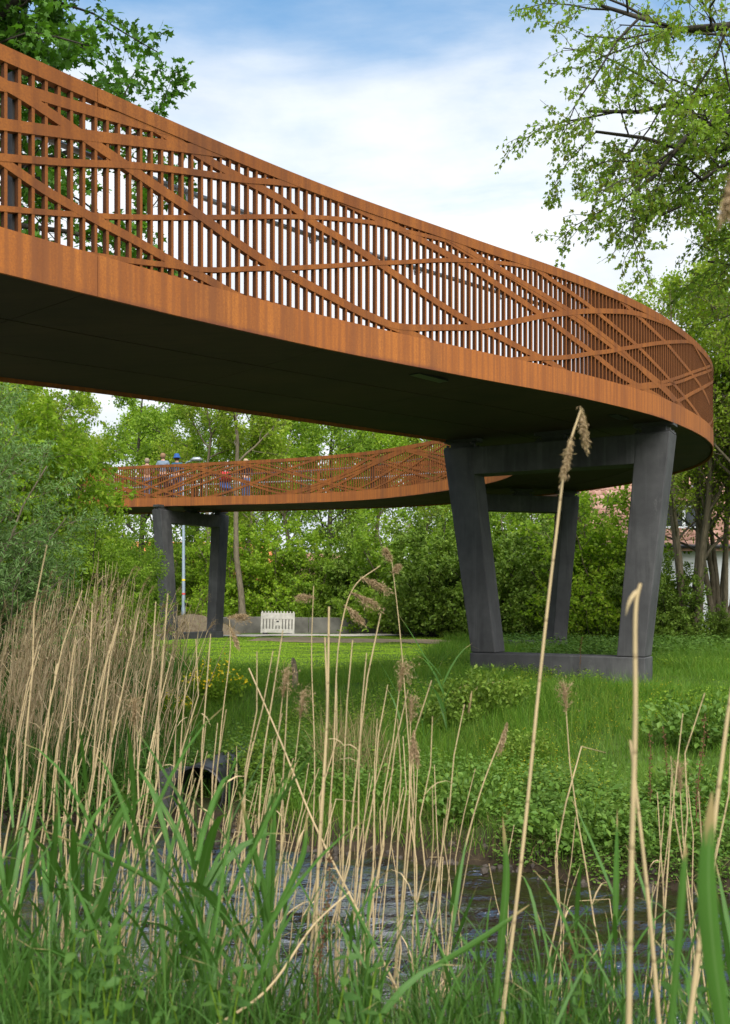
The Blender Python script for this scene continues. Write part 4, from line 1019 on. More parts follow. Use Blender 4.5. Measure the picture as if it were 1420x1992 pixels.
def person(label, x, y, z, rz, h, top, legs, hair, arms='down', hat=None, skirt=False, bulk=1.0):
    o = thing('person', label, 'person', (x, y, z), rz); k = h / 1.75; o.scale = (k, k, k)
    J = {'pel': (0, 0, .95), 'spi': (0, .0, 1.15), 'che': (0, .01, 1.34), 'nec': (0, .0, 1.475), 'hb': (0, .015, 1.56), 'hm': (0, .02, 1.645), 'ht': (0, .005, 1.715), 'nose': (0, .125, 1.625)}
    Rr = {'pel': (.155 * bulk, .11 * bulk), 'spi': (.135 * bulk, .10 * bulk), 'che': (.16 * bulk, .105), 'nec': .055, 'hb': (.066, .078), 'hm': (.076, .095), 'ht': (.058, .072), 'nose': .014}
    E = [('pel', 'spi'), ('spi', 'che'), ('che', 'nec'), ('nec', 'hb'), ('hb', 'hm'), ('hm', 'ht'), ('hm', 'nose')]
    for s, c in ((-1, 'l'), (1, 'r')):
        if arms == 'down': el, wr, hd = (s * .235, -.02, 1.12), (s * .22, .06, .90), (s * .215, .09, .82)
        elif arms == 'rail': el, wr, hd = (s * .25, .06, 1.14), (s * .2, .30, 1.08), (s * .19, .38, 1.06)
        else: el, wr, hd = (s * .27, -.02, 1.16), (s * .12, .16, 1.12), (s * .05, .19, 1.12)
        J.update({'sh' + c: (s * .175, 0, 1.405), 'el' + c: el, 'wr' + c: wr, 'hd' + c: hd, 'hip' + c: (s * .095, 0, .88), 'kn' + c: (s * .105, .02 * s, .50), 'an' + c: (s * .11, -.02, .09), 'to' + c: (s * .125, .14, .035)})
        Rr.update({'sh' + c: .062, 'el' + c: .046, 'wr' + c: .031, 'hd' + c: (.04, .022), 'hip' + c: .095, 'kn' + c: .062, 'an' + c: .042, 'to' + c: .034})
        E += [('che', 'sh' + c), ('sh' + c, 'el' + c), ('el' + c, 'wr' + c), ('wr' + c, 'hd' + c), ('pel', 'hip' + c), ('hip' + c, 'kn' + c), ('kn' + c, 'an' + c), ('an' + c, 'to' + c)]
        w = np.array(hd) - np.array(wr); w = w / np.linalg.norm(w); sd_ = np.cross(w, [s, .01, 0]); sd_ = sd_ / np.linalg.norm(sd_)
        for f_ in range(5):
            L = (.045, .075, .082, .076, .058)[f_]; off = (f_ - 2) * .017
            p = np.array(hd) + sd_ * off * (1.5 if f_ == 0 else 1) + w * (L if f_ else .02) + np.array([-s * .012, 0, 0]) * (1 + .4 * f_)
            if f_ == 0: p = p + sd_ * -.03
            J['f%d%s' % (f_, c)] = tuple(p); Rr['f%d%s' % (f_, c)] = .009; E.append(('hd' + c, 'f%d%s' % (f_, c)))
    def build(name, keys, mat, scale, add, sub=1):
        ks = [q for q in J if q in keys]; ix = {q: i for i, q in enumerate(ks)}
        rr = [tuple(v * scale + add for v in (Rr[q] if isinstance(Rr[q], tuple) else (Rr[q],) * 2)) for q in ks]
        return skin(name, [J[q] for q in ks], [(ix[a], ix[b]) for a, b in E if a in ix and b in ix], rr, mat, o, 0, sub)
    build('body', set(J), MAT['skin'], 1, 0)
    build('top', {'pel', 'spi', 'che', 'nec', 'shl', 'ell', 'wrl', 'shr', 'elr', 'wrr'}, top, 1.1, .012)
    build('trousers', {'pel', 'hipl', 'hipr', 'knl', 'knr', 'anl', 'anr'}, legs, 1.12, .010)
    for c in 'lr': build('shoe', {'an' + c, 'to' + c}, cloth('shoe_dark', (.04, .035, .03)), 1.05, .012)
    if hair is not None:
        lathe('hair', [(.0, .098), (.06, .085), (.092, .05), (.102, .0), (.098, -.05), (.08, -.10), (.05, -.12)], hair, o, (0, -.012, 1.665))
    if hat is not None:
        lathe('hat', [(0, .13), (.07, .125), (.10, .09), (.112, .02), (.118, .0), (.175, -.05), (.172, -.056), (.112, -.008)], hat, o, (0, .0, 1.70))
    return o
zi = lambda x, y: float(INN.at(np.array([INN.S[np.argmin((INN.P[:, 0] - x) ** 2 + (INN.P[:, 1] - y) ** 2)]]))[0, 2]) + .322
for px, Y, h, lab, tp, lg, hr, ht, ar, rz in [
    (286, 40.75, 1.66, 'person in brown top and pale jeans, leftmost of three walkers on the far span', cloth('brown_knit', (.20, .12, .085)), cloth('denim_light', (.12, .19, .30)), cloth('hair_grey', (.25, .19, .14)), None, 'front', .1),
    (317, 40.5, 1.84, 'tall person in slate blue sweater and dark trousers, middle of the three walkers', cloth('slate_sweater', (.15, .19, .24)), cloth('navy_trousers', (.02, .025, .04)), cloth('hair_fair', (.22, .13, .075)), None, 'front', -.1),
    (344, 40.2, 1.73, 'person in blue sun hat and teal blue jacket, rightmost of three walkers', cloth('teal_jacket', (.03, .09, .15)), cloth('denim', (.05, .09, .17)), cloth('hair_brown', (.08, .05, .03)), cloth('blue_hat', (.03, .08, .24)), 'front', -.2),
    (478, 40.0, 1.64, 'woman in black top and blue jeans beside the pushchair on the far span', cloth('black_top', (.015, .015, .02)), cloth('denim', (.05, .09, .17)), cloth('hair_light', (.38, .28, .18)), None, 'front', .5)]:
    x = at_px(px, Y); person(lab, x, Y, zi(x, Y) + .0, rz, h * 1.035, tp, lg, hr, ar, ht)
x = at_px(331, 40.9); person('child in white top between the two tallest walkers on the far span', x, 40.9, zi(x, 40.9), .2, 1.36, cloth('white_top', (.65, .65, .62)), cloth('navy_trousers', (.02, .025, .04)), cloth('hair_dark', (.04, .03, .02)))
x = at_px(440, 39.6)
o = thing('pushchair', 'blue and red pushchair beside the woman on the far span', 'pushchair', (x, 39.6, zi(x, 39.6)), .4)
m = MB()
for s in (-.22, .22):
    m.tube([(s, -.35, .12), (s, .1, .5), (s, .45, 1.0)], .014, 6); m.tube([(s, .35, .12), (s, -.05, .55)], .014, 6)
m.tube([(-.22, .45, 1.0), (.22, .45, 1.0)], .016, 6); m.build('frame', MAT['dark_post'], o)
for s in (-.24, .24):
    for yy in (-.35, .35):
        m = MB(); m.tube([(s - .02, yy, .1), (s + .02, yy, .1)], .1, 14); m.build('wheel', MAT['pipe_black'], o)
m = MB(); m.hexa([(-.2, -.25, .42), (.2, -.25, .42), (.2, .12, .36), (-.2, .12, .36), (-.2, -.25, .5), (.2, -.25, .5), (.2, .12, .46), (-.2, .12, .46)]); bevel(m.build('seat', cloth('push_blue', (.03, .09, .24)), o), .03)
m = MB(); m.hexa([(-.2, .1, .4), (.2, .1, .4), (.2, .17, .4), (-.2, .17, .4), (-.2, .28, .95), (.2, .28, .95), (.2, .34, .93), (-.2, .34, .93)]); bevel(m.build('seat_back', cloth('push_blue', (.03, .09, .24)), o), .02)
th = np.linspace(.1, pi * .75, 7); m = MB(); V = np.array([[(s, .3 - .38 * sin(t_) * .9, .62 + .38 * (1 - cos(t_)) * .6 + .12) for s in (-.22, .22)] for t_ in th]).reshape(-1, 3)
m.add(V, [[2 * i, 2 * i + 1, 2 * i + 3, 2 * i + 2] for i in range(6)]); c_ = m.build('canopy', cloth('push_red', (.5, .04, .05)), o, True); sm_ = c_.modifiers.new('solid', 'SOLIDIFY'); sm_.thickness = .015

# ------------------------------------------------------------------ grass and ground cover
r = np.random.default_rng(101)
def scatter(N, x0, x1, y0, y1, keep):
    X = r.uniform(x0, x1, N); Y = r.uniform(y0, y1, N); k = (np.abs(X) < .40 * Y + .8) & keep(X, Y) & clear(X, Y); X, Y = X[k], Y[k]
    return np.stack([X, Y, gz(X, Y) - .01], -1)
def clear(X, Y): return ((X + 1.86) ** 2 / .26 + (Y - 11.0) ** 2 / .4) > 1
def dfar(X, Y): return (Y - far_edge(X)) / 1.09
def patch(X, Y, f, ph=0):
    return .5 + .25 * np.sin(f * X + 1.7 * np.sin(f * .7 * Y + ph)) + .25 * np.sin(f * 1.3 * Y + 1.3 * np.sin(f * .9 * X + ph))
def lawn_area(X, Y): return (Y > 19.3 + .5 * np.sin(X * 1.7)) & (X < 1.1 + .12 * (Y - 20) + .35 * np.sin(Y * 1.9))
def stuff(name, label, V, F, mat):
    return tag(link(name, mesh_np(name, V, [F], MAT[mat])), label, None, None, 'stuff')
# meadow on the bank and round the near pier
P = scatter(330000, -9, 9.5, 8.6, 22, lambda X, Y: (dfar(X, Y) > .12) & ~lawn_area(X, Y) & (r.random(len(X)) < .35 + .65 * patch(X, Y, 1.1)) & (r.random(len(X)) < np.clip(17 / Y, .3, 1.2) ** 1.2))
hh = (.14 + .30 * patch(P[:, 0], P[:, 1], .9, 1) ** 1.3) * r.uniform(.5, 1.4, len(P)) * (.75 + .25 * sstep(10, 14, P[:, 1]))
hh = hh * np.where((np.abs(P[:, 0] - 3.2) < 2.6) & (np.abs(P[:, 1] - 17) < 2.4), .55, 1)
V, F = blades(r, P, hh, np.full(len(P), .0058), .8); stuff('bank_grass', 'tall green meadow grass on the stream bank', V, F, 'grass_meadow')
P = scatter(210000, -6, 17, 20, 42, lambda X, Y: ~lawn_area(X, Y) & (X > 0) & (r.random(len(X)) < .4 + .6 * patch(X, Y, .8)))
hh = (.12 + .30 * patch(P[:, 0], P[:, 1], .8, 2) ** 1.4) * r.uniform(.5, 1.3, len(P))
V, F = blades(r, P, hh, np.full(len(P), .012), .9); stuff('meadow_grass', 'tall green grass around the piers and shrubs', V, F, 'grass_meadow')
P = scatter(190000, -12, 6, 18.5, 45, lambda X, Y: lawn_area(X, Y) & ~((Y > 42.6 + (X + 14) * .05) & (Y < 44.4 + (X + 14) * .073)) & ~((X > -4.4) & (Y > 36.6 - .33 * (X)) & (Y < 41 - .35 * X) & (r.random(len(X)) < .85)))
V, F = blades(r, P, r.uniform(.02, .055, len(P)), np.full(len(P), .012), 1.2); stuff('lawn_grass', 'short mown bright green lawn', V, F, 'grass_lawn')
# near bank
P = scatter(26000, -4, 4, 1.6, 6.5, lambda X, Y: (near_edge(X) - Y) > -.15)
V, F = blades(r, P, r.uniform(.1, .36, len(P)), np.full(len(P), .007), 1.1); stuff('near_grass', 'green grass under the reeds on the near bank', V, F, 'leaf_nettle')
# dead grass tufts and roots at the waterline
P = scatter(16000, -7, 7, 8.2, 15, lambda X, Y: (dfar(X, Y) > -.02) & (dfar(X, Y) < .75))
V, F = blades(r, P, r.uniform(.06, .30, len(P)), np.full(len(P), .006), 2.4, .9); stuff('bank_straw', 'straw and dead grass hanging over the waterline', V, F, 'straw')

# broad-leaved herbs: short stems with paired leaves
def herbs(pos, hgt, leaf, lm, name, label, per=9, wid=1.2):
    N = len(pos); lean = r.normal(0, .25, (N, 2)); k = per
    t_ = (np.arange(k)[None] + r.random((N, k))) / k; a = (np.arange(k) * GOLD)[None] + r.random((N, 1)) * 6.28
    base = pos[:, None] + np.concatenate([lean[:, None] * (hgt[:, None, None] * t_[..., None]), (hgt[:, None] * t_)[..., None]], -1)
    d = np.stack([np.cos(a), np.sin(a), r.normal(.05, .3, (N, k))], -1).reshape(-1, 3); p = base.reshape(-1, 3) + d * leaf * .3
    nn = N3(r.normal(0, .35, d.shape) + [0, -.15, 1])
    V = place(LEAF2, p, d, nn, leaf * r.uniform(.55, 1.3, N * k), wid); F = place_f(LEAF2_F, 4, N * k)
    return stuff(name, label, V, F, lm)
P = scatter(42000, -7, 7, 8.3, 15, lambda X, Y: (dfar(X, Y) > .06) & (dfar(X, Y) < 1.4 + .7 * patch(X, Y, .9)) & (patch(X, Y, 1.3, 2) > .42))[:4200]
herbs(P, r.uniform(.12, .42, len(P)), .05, 'leaf_ground', 'herb_fringe', 'pale green broad leaved herbs fringing the far bank', 11)
P = scatter(60000, -8, 8, 9.5, 20, lambda X, Y: (dfar(X, Y) > 1.2) & ~lawn_area(X, Y) & (patch(X, Y, 1.1, 4) > .62))[:3000]
herbs(P, r.uniform(.06, .26, len(P)), .05, 'leaf_mid', 'herb_patch', 'low leafy herbs scattered through the bank grass', 8)
P = scatter(60000, 4, 15, 22, 36, lambda X, Y: patch(X, Y, 1.0, 3) > .5)[:3500]
herbs(P, r.uniform(.15, .5, len(P)), .09, 'leaf_ground', 'herb_meadow', 'leafy herbs in the meadow by the house', 9)
P = scatter(14000, 1.4, 4.6, 10, 15.5, lambda X, Y: (patch(X, Y, 1.6, 5) > .4))[:2600]
herbs(P, r.uniform(.08, .3, len(P)), .011, 'flower_yellow', 'yellow_speckle', 'tiny yellow flowers speckling the bank grass', 3)
P = scatter(30000, -1.2, 3.0, 16.5, 19.6, lambda X, Y: (patch(X, Y, 1.6, 1) > .45))[:2000]
herbs(P, r.uniform(.04, .12, len(P)), .03, 'leaf_yellow', 'yellowed_grass', 'yellowish low growth along the crest of the bank', 4)

# flowering clump, brambles, nettles on the bank (each a plant of its own)
def clump(seed, n, h, w, leaf, lm, flowers=0):
    q = np.random.default_rng(seed); a = q.random(n) * 6.28; k = np.sqrt(q.random(n)) * w / 2
    top = np.stack([np.cos(a) * k, np.sin(a) * k, h * q.uniform(.55, 1, n) * (1 - .45 * (2 * k / w) ** 2)], -1); b = top * [.35, .35, 0]
    t_ = np.linspace(0, 1, 5)[None, :, None]; S = b[:, None] * (1 - t_) + top[:, None] * t_ + q.normal(0, .02, (n, 5, 3)) * t_
    wood = wood_mesh('stems', MAT['leaf_mid'], [(S, np.full((n, 5), .004), 3)])
    V, F = leaves_on(q, S, 26, leaf, LEAF2, LEAF2_F, .1, .05, .7, 1.25, .05); lv = mesh_np('leaves', V, [F], MAT[lm]); fl = None
    if flowers:
        p = np.repeat(S[:, -1], flowers, 0) + q.normal(0, .035, (n * flowers, 3)); d = N3(q.normal(0, 1, p.shape) + [0, -.3, .5]); nn = N3(q.normal(0, 1, p.shape) + [0, -1, .6])
        fl = mesh_np('flowers', place(LEAF2, p, d, nn, q.uniform(.035, .06, len(p)), 1.6), [place_f(LEAF2_F, 4, len(p))], MAT['flower_yellow'])
    return wood, lv, fl
def put_clump(name, ms, label, cat, x, y, sc=1, rz=0, group=None):
    o = thing(name, label, cat, (x, y, float(gz(x, y)) - .02), rz, group); o.scale = (sc,) * 3
    link('stems', ms[0], o); link('leaves', ms[1], o)
    if ms[2]: link('flowers', ms[2], o)['kind'] = 'stuff'
fc = clump(3, 46, .75, 1.0, .075, 'leaf_mid', 4)
put_clump('flowering_plant', fc, 'bushy plant with yellow flowers on the crest of the bank', 'plant', at_px(420, 15.4), 15.4, 1.0, 0)
put_clump('flowering_plant', fc, 'smaller yellow flowered plant left of the bushy one', 'plant', at_px(338, 14.6), 14.6, .55, 2)
br = clump(4, 70, .75, 1.7, .085, 'leaf_dark'); br2 = clump(5, 60, .6, 1.4, .075, 'leaf_ground')
for px, Y, m, sc, lab in [(940, 13.9, br, .85, 'dark bramble mound left below the nearest pier footing'), (868, 13.6, br, .7, 'smaller dark bramble left of the bramble mound'), (1075, 16.2, br2, .38, 'pale bramble shoots growing against the nearest pier footing'),
                          (1020, 12.2, br, .6, 'low dark bramble in the middle of the bank slope'), (1380, 12.0, br2, 1.2, 'leafy bramble at the right edge of the bank'), (1340, 10.4, br2, .95, 'bramble overhanging the water at far right'),
                          (1130, 9.6, br2, 1.0, 'pale leafy bramble overhanging the water in the right middle'), (900, 10.4, br2, .95, 'pale leafy bramble at the water left of the middle'), (700, 11.0, br2, .75, 'leafy bramble right of the culvert'), (480, 11.9, br, .7, 'dark bramble beside the culvert mouth'), (1270, 9.3, br2, .8, 'leafy bramble low at the waterline on the right')]:
    put_clump('bramble', m, lab, 'bramble', at_px(px, Y), Y, sc, px, 'brambles on the far bank')

# culvert, broken post, dead logs
cx, cy = at_px(390, 11.25), 11.25; cz = -2.20 + ZC
o = thing('culvert_pipe', 'black corrugated culvert pipe opening in the far bank', 'pipe', (cx, cy, cz), radians(-12))
th = np.linspace(0, 2 * pi, 29)[:-1]; V = []; kk = 26
for i in range(kk):
    y = -.1 + i * .07; q = .305 + (.012 if i % 2 else 0)
    V += [(q * cos(a), y, q * sin(a)) for a in th]
for i in range(kk):
    y = -.1 + (kk - 1 - i) * .07; q = .28 + (.01 if i % 2 else 0)
    V += [(q * cos(a), y, q * sin(a)) for a in th]
V = np.array(V); i = np.arange(2 * kk - 1)[:, None] * 28; j = np.arange(28)[None]; j2 = (j + 1) % 28
F = np.stack([i + j, i + j2, i + 28 + j2, i + 28 + j], -1).reshape(-1, 4)
F = np.concatenate([F, np.stack([(2 * kk - 1) * 28 + j[0], (2 * kk - 1) * 28 + j2[0] if False else (2 * kk - 1) * 28 + (j[0] + 1) % 28, (j[0] + 1) % 28, j[0]], -1)])
link('pipe_wall', mesh_np('pipe_wall', V, [F], MAT['pipe_black'], True), o)
m = MB(); m.box(-.56, -.325, .08, .5, -.42, .2); bevel(m.build('side_slab', MAT['pier_concrete'], o), .02)
px_, py_ = at_px(572, 16.2), 16.2
m = MB(); m.tube([(0, 0, -.1), (.02, 0, .2), (-.01, .01, .40), (-.02, 0, .46)], [.055, .048, .045, .02], 7)
o = m.build('broken_post', MAT['bark'], None, False, (px_, py_, float(gz(px_, py_)) + .05)); tag(o, 'short broken wooden post standing on the bank', 'post')
q = np.random.default_rng(12)
for k, lab in enumerate(['pale dead branch lying at the foot of the bramble mound', 'thin broken stick on the bare patch left of the pier', 'short upright stub of wood left of the nearest pier']):
    x, y = at_px((905, 870, 893)[k], 14.9), (14.9, 14.6, 13.6)[k]; z = float(gz(x, y))
    pts = [(0, 0, .05), (.35, .1, .2), (.75, .05, .26), (1.0, .1, .2)] if k < 2 else [(0, 0, 0), (.02, 0, .2), (.05, 0, .42)]
    m = MB(); m.tube(pts, np.linspace(.03, .012, len(pts)) * (1 if k != 1 else .6), 6); tag(m.build('dead_branch', MAT['straw'], None, True, (x, y, z), (0, 0, (.5, 1.0, 0)[k])), lab, 'branch')
# stones at the waterline
q = np.random.default_rng(14); sv = []; sf = []; n0 = 0
ic = [(0, 0, 1), (.89, 0, .45), (.28, .85, .45), (-.72, .53, .45), (-.72, -.53, .45), (.28, -.85, .45), (.72, .53, -.45), (-.28, .85, -.45), (-.89, 0, -.45), (-.28, -.85, -.45), (.72, -.53, -.45), (0, 0, -1)]
icf = [(0, 1, 2), (0, 2, 3), (0, 3, 4), (0, 4, 5), (0, 5, 1), (1, 6, 2), (2, 7, 3), (3, 8, 4), (4, 9, 5), (5, 10, 1), (6, 7, 2), (7, 8, 3), (8, 9, 4), (9, 10, 5), (10, 6, 1), (11, 7, 6), (11, 8, 7), (11, 9, 8), (11, 10, 9), (11, 6, 10)]
for k in range(300):
    x = q.uniform(-5, 5); y = float(far_edge(x)) + q.normal(.05, .12); s_ = q.uniform(.012, .05)
    sv.append(np.array(ic) * q.uniform(.6, 1.2, (12, 3)) * s_ + [x, y, max(-.9, float(gz(x, y))) + s_ * .2]); sf.append(np.array(icf) + n0); n0 += 12
plain('stone', (.045, .036, .028), .8, .3, .4, 20)
tag(link('bank_stones', mesh_np('bank_stones', np.concatenate(sv), [np.concatenate(sf)], MAT['stone'])), 'small brown stones along the waterline', None, None, 'stuff')

# ------------------------------------------------------------------ reeds
def ribbon_leaves(q, root, d0, L, w, bend, K=6):
    """arching strap leaves: root (N,3), start direction d0 (N,3), length, width; bend = droop strength"""
    N = len(root); d = N3(d0); pos = root.copy(); V = np.empty((N, K, 2, 3)); side = N3(np.cross(d, [0, 0, 1.0]) + .001)
    tw = q.normal(0, .5, N); side = N3(side * np.cos(tw)[:, None] + np.cross(d, side) * np.sin(tw)[:, None])
    prof = np.array([.55, 1, .95, .75, .42, .03]) if K == 6 else np.linspace(1, .05, K)
    for k in range(K):
        V[:, k, 0] = pos - side * (w * prof[k] * .5)[:, None]; V[:, k, 1] = pos + side * (w * prof[k] * .5)[:, None]
        d = N3(d + np.array([0, 0, -1.0]) * (bend * (.25 + .35 * k))[:, None]); pos = pos + d * (L / (K - 1))[:, None]
    F = place_f([[2 * k, 2 * k + 1, 2 * k + 3, 2 * k + 2] for k in range(K - 1)], 2 * K, N)
    return V.reshape(-1, 3), F
def stalk_poly(q, h, lean, az, K=7, curve=.1):
    t_ = np.linspace(0, 1, K); x = lean * t_ + curve * t_ ** 2.2; b = q.normal(0, .012, (K, 2)); b[0] = 0
    return np.stack([np.cos(az) * x * h + b[:, 0], np.sin(az) * x * h + b[:, 1], h * t_ * (1 - .25 * (lean + curve) ** 2)], -1)
def plume_geo(q, tip, d, L, dens=34, droop=.5, spread=.17):
    """feathery one-sided head: many thin curved strands"""
    dens = int(dens * 2.2); t_ = q.random(dens) ** .8; root = tip[None] + d[None] * (t_ * L * .6)[:, None] - d[None] * L * .1
    s0 = N3(d[None] + q.normal(0, spread, (dens, 3)))
    V, F = ribbon_leaves(q, root, s0, L * q.uniform(.3, .6, dens), np.full(dens, .0035), np.full(dens, droop) * q.uniform(.3, 1.2, dens), 5)
    n2 = dens * 5; i = q.integers(0, len(V), n2)
    p = V[i] + q.normal(0, .003, (n2, 3)); dd = N3(q.normal(0, .45, (n2, 3)) + d * .8 + [0, 0, -.4])
    v2 = place(NARROW, p, dd, q.normal(0, 1, (n2, 3)), q.uniform(.009, .02, n2), 1.0)
    return V, F, v2, place_f(LEAF2_F, 4, n2)
def make_reed(seed, h, lean=.08, curve=.05, rad_=.0050, plume=0., drop=.5, leaves=2, az=0., broken=False, pd=None):
    q = np.random.default_rng(seed); P = stalk_poly(q, h, lean, az, 8, curve)
    if broken:
        k = 6; P[k + 1] = P[k] + np.array([cos(az + 1), sin(az + 1), -.25]) * h * .12
    Rr = np.linspace(1, .45, 8) * rad_
    st = wood_mesh('stalk', MAT['reed_dry'], [(P[None], Rr[None], 6)])
    # joints
    out = {'stalk': st}
    if leaves:
        i = q.integers(2, 7, leaves); f = q.random(leaves)[:, None]; root = P[i - 1] * (1 - f) + P[i] * f; a = q.random(leaves) * 6.28
        V, F = ribbon_leaves(q, root, np.stack([np.cos(a) * .6, np.sin(a) * .6, np.full(leaves, .8)], -1), q.uniform(.12, .34, leaves), np.full(leaves, .009), q.uniform(.15, .6, leaves))
        V = V.reshape(leaves, -1, 3)
        for k in range(leaves): out['dry_leaf%d' % k] = mesh_np('dry_leaf', V[k], [F[:5]], MAT['reed_dry'], True)
    if plume:
        d = N3(P[-1] - P[-2]) if pd is None else N3(np.array(pd, float))
        V, F, v2, f2 = plume_geo(q, P[-1], d, plume, 34, drop)
        out['plume'] = mesh_np('plume', np.concatenate([V, v2]), [F, f2 + len(V)], MAT['plume'])
    return out
def put(name, ms, label, cat, loc, rz=0, sc=1., group=None):
    o = thing(name, label, cat, loc, rz, group); o.scale = (sc,) * 3
    for k, m in ms.items():
        c = link(k.rstrip('0123456789'), m, o)
        if k == 'seed_head': c['kind'] = 'stuff'
    return o
def root_z(x, y): return max(float(gz(x, y)) - .02, -.97)
# reed bed on the far bank at left (uncountable mass)
q = np.random.default_rng(200)
NB = 680; X = q.uniform(-6.6, -1.7, NB * 4); Y = q.uniform(11.2, 17.5, NB * 4)
edge = at_px(335, 1) * Y + .35 * np.sin(Y * 3); keep = (dfar(X, Y) > .05) & (X < edge) & (X > -.42 * Y) & (q.random(len(X)) < np.clip(.25 + .9 * (edge - X), 0, 1)); X, Y = X[keep][:NB], Y[keep][:NB]; NB = len(X)
root = np.stack([X, Y, gz(X, Y) - .03], -1); h = q.uniform(1.3, 2.35, NB) * (.82 + .18 * np.sin(X * 2.3)); az = q.normal(.1, .9, NB); ln = np.abs(q.normal(.10, .12, NB)); t_ = np.linspace(0, 1, 5)
bl = ln[:, None] * t_ + .10 * t_[None] ** 2.5 * q.random((NB, 1))
P = root[:, None] + np.stack([np.cos(az)[:, None] * bl * h[:, None], np.sin(az)[:, None] * bl * h[:, None], h[:, None] * t_], -1)
V1, F1 = tubes(P, np.broadcast_to(np.linspace(.0065, .003, 5), (NB, 5)), 4)
nl = NB * 3; i = q.integers(0, NB, nl); k = q.integers(1, 4, nl); a = q.random(nl) * 6.28
V2, F2 = ribbon_leaves(q, P[i, k] + q.normal(0, .01, (nl, 3)), np.stack([np.cos(a) * .5, np.sin(a) * .5, np.full(nl, .9)], -1), q.uniform(.2, .5, nl), np.full(nl, .010), q.uniform(.1, .6, nl))
tag(link('reed_bed', mesh_np('reed_bed', np.concatenate([V1, V2]), [F1, F2 + len(V1)], MAT['reed_dry'])), 'dense bed of dry tan reeds on the far bank at left', None, None, 'stuff')
pv = []; pf = []; n0 = 0
for i in q.choice(NB, 130, False):
    d = N3(P[i, -1] - P[i, -2] + [.15, 0, 0]); A, B, C, D = plume_geo(q, P[i, -1], d, q.uniform(.16, .30), 14, .6)
    pv += [A, C]; pf += [B + n0, ]; n1 = n0 + len(A); pf.append(np.concatenate([D, D[:, -1:]], 1) + n1 if False else D + n1); n0 = n1 + len(C)
quads = np.concatenate([f for f in pf if f.shape[1] == 4]); tris = np.concatenate([f for f in pf if f.shape[1] == 3])
tag(link('reed_plumes', mesh_np('reed_plumes', np.concatenate(pv), [quads, tris], MAT['plume'])), 'feathery seed heads above the dry reed bed at left', None, None, 'stuff')
nl = 5600; i = q.integers(0, NB, nl); a = q.random(nl) * 6.28
V2, F2 = ribbon_leaves(q, root[i] + q.normal(0, .12, (nl, 3)) * [1, 1, 0], np.stack([np.cos(a) * .35, np.sin(a) * .35, np.full(nl, 1.)], -1), q.uniform(.4, 1.1, nl), np.full(nl, .014), q.uniform(.02, .25, nl))
tag(link('reed_shoots', mesh_np('reed_shoots', V2, [F2], MAT['reed_green'])), 'young green shoots among the dry reed bed', None, None, 'stuff')

ZONES = [(90, 'at the far left edge'), (190, 'below the left reed bed'), (300, 'below the right reed bed'), (370, 'just left of the culvert'), (450, 'in front of the culvert'), (560, 'just right of the culvert'), (650, 'below the white barrier'), (740, 'in front of the centre ripples'), (830, 'right of the centre ripples'), (930, 'below the bramble mound'), (1060, 'below the left pier leg'), (1200, 'below the near pier footing'), (1300, 'below the right pier leg'), (9999, 'at the right edge')]
# foreground reeds: individuals
var = [make_reed(300 + k, 1.75, *[(.05, .05), (.10, .02), (.03, .12), (.14, .03), (.07, .09), (.02, .03)][k % 6], plume=[0, 0, 0, 0, 0, 0, 0, 0, 0, .2][k % 10], drop=1.1, leaves=[1, 0, 1, 2, 0, 1][k % 6], broken=k == 7) for k in range(14)]
q = np.random.default_rng(310); n_r = 0
spots = []
def cluster(px0, px1, n, y0, y1, rz0, rzs, s0=.8, s1=1.1):
    for _ in range(n):
        Y = q.uniform(y0, y1); spots.append((at_px(q.uniform(px0, px1), Y), Y, q.normal(rz0, rzs), q.uniform(s0, s1)))
cluster(-20, 120, 18, 3.9, 6.0, .2, .5); cluster(120, 330, 36, 4.0, 6.2, .1, .45); cluster(330, 520, 36, 4.1, 6.2, .1, .5, .75, 1.02); cluster(520, 700, 24, 4.0, 6.0, .1, .5, .75, 1.08); cluster(700, 900, 20, 3.9, 5.6, .5, 1.2, .75, 1.05); cluster(900, 1100, 7, 3.8, 5.2, .6, 1.5, .7, .95); cluster(1190, 1330, 9, 3.6, 5.0, 1.2, 1.2, .75, 1.05); cluster(1340, 1430, 5, 3.4, 4.8, 1.5, 1.2, .8, 1.1)
for x, y, rz, sc in spots:
    v = var[int(q.integers(0, len(var)))]
    p_ = 710 + x / y * 1937; bk = 'rear' if y > 5.0 else 'front'
    z_ = [w for lim, w in ZONES if p_ < lim][0]
    put('dry_reed', v, ('thin dry tan reed stalk rooted at the water, ' if bk == 'rear' else 'thin dry tan reed stalk nearer the camera, ') + z_, 'reed', (x, y, root_z(x, y)), rz, sc, 'dry foreground reeds %s %s' % (bk, z_))
# the reeds that stand out
def reed_to(label, pts, rad_, plumes=(), leaf=(), Ys=None):
    """reed through given world points, base first"""
    P = crom([np.array(p, float) for p in pts], 6); b = P[0].copy(); P = P - b; qq = np.random.default_rng(len(label))
    o = thing('dry_reed', label, 'reed', tuple(b))
    link('stalk', wood_mesh('stalk', MAT['reed_dry'], [(P[None], np.linspace(1, .5, len(P))[None] * rad_, 7)]), o)
    for t_, d, L, dr in plumes:
        A, B, C, D = plume_geo(qq, P[int(t_ * (len(P) - 1))], N3(np.array(d, float)), L, 46, dr, .09)
        link('plume', mesh_np('plume', np.concatenate([A, C]), [B, D + len(A)], MAT['plume']), o)
    for t_, d, L, w in leaf:
        V, F = ribbon_leaves(qq, P[int(t_ * (len(P) - 1))][None], np.array([d], float), np.array([L]), np.array([w]), np.array([.5])); link('dry_leaf', mesh_np('dry_leaf', V, [F], MAT['reed_dry']), o)
def Wp(px, py, Y): return ((px - 710) / 1937 * Y, Y, (1162 - py) / 1937 * Y + ZC)
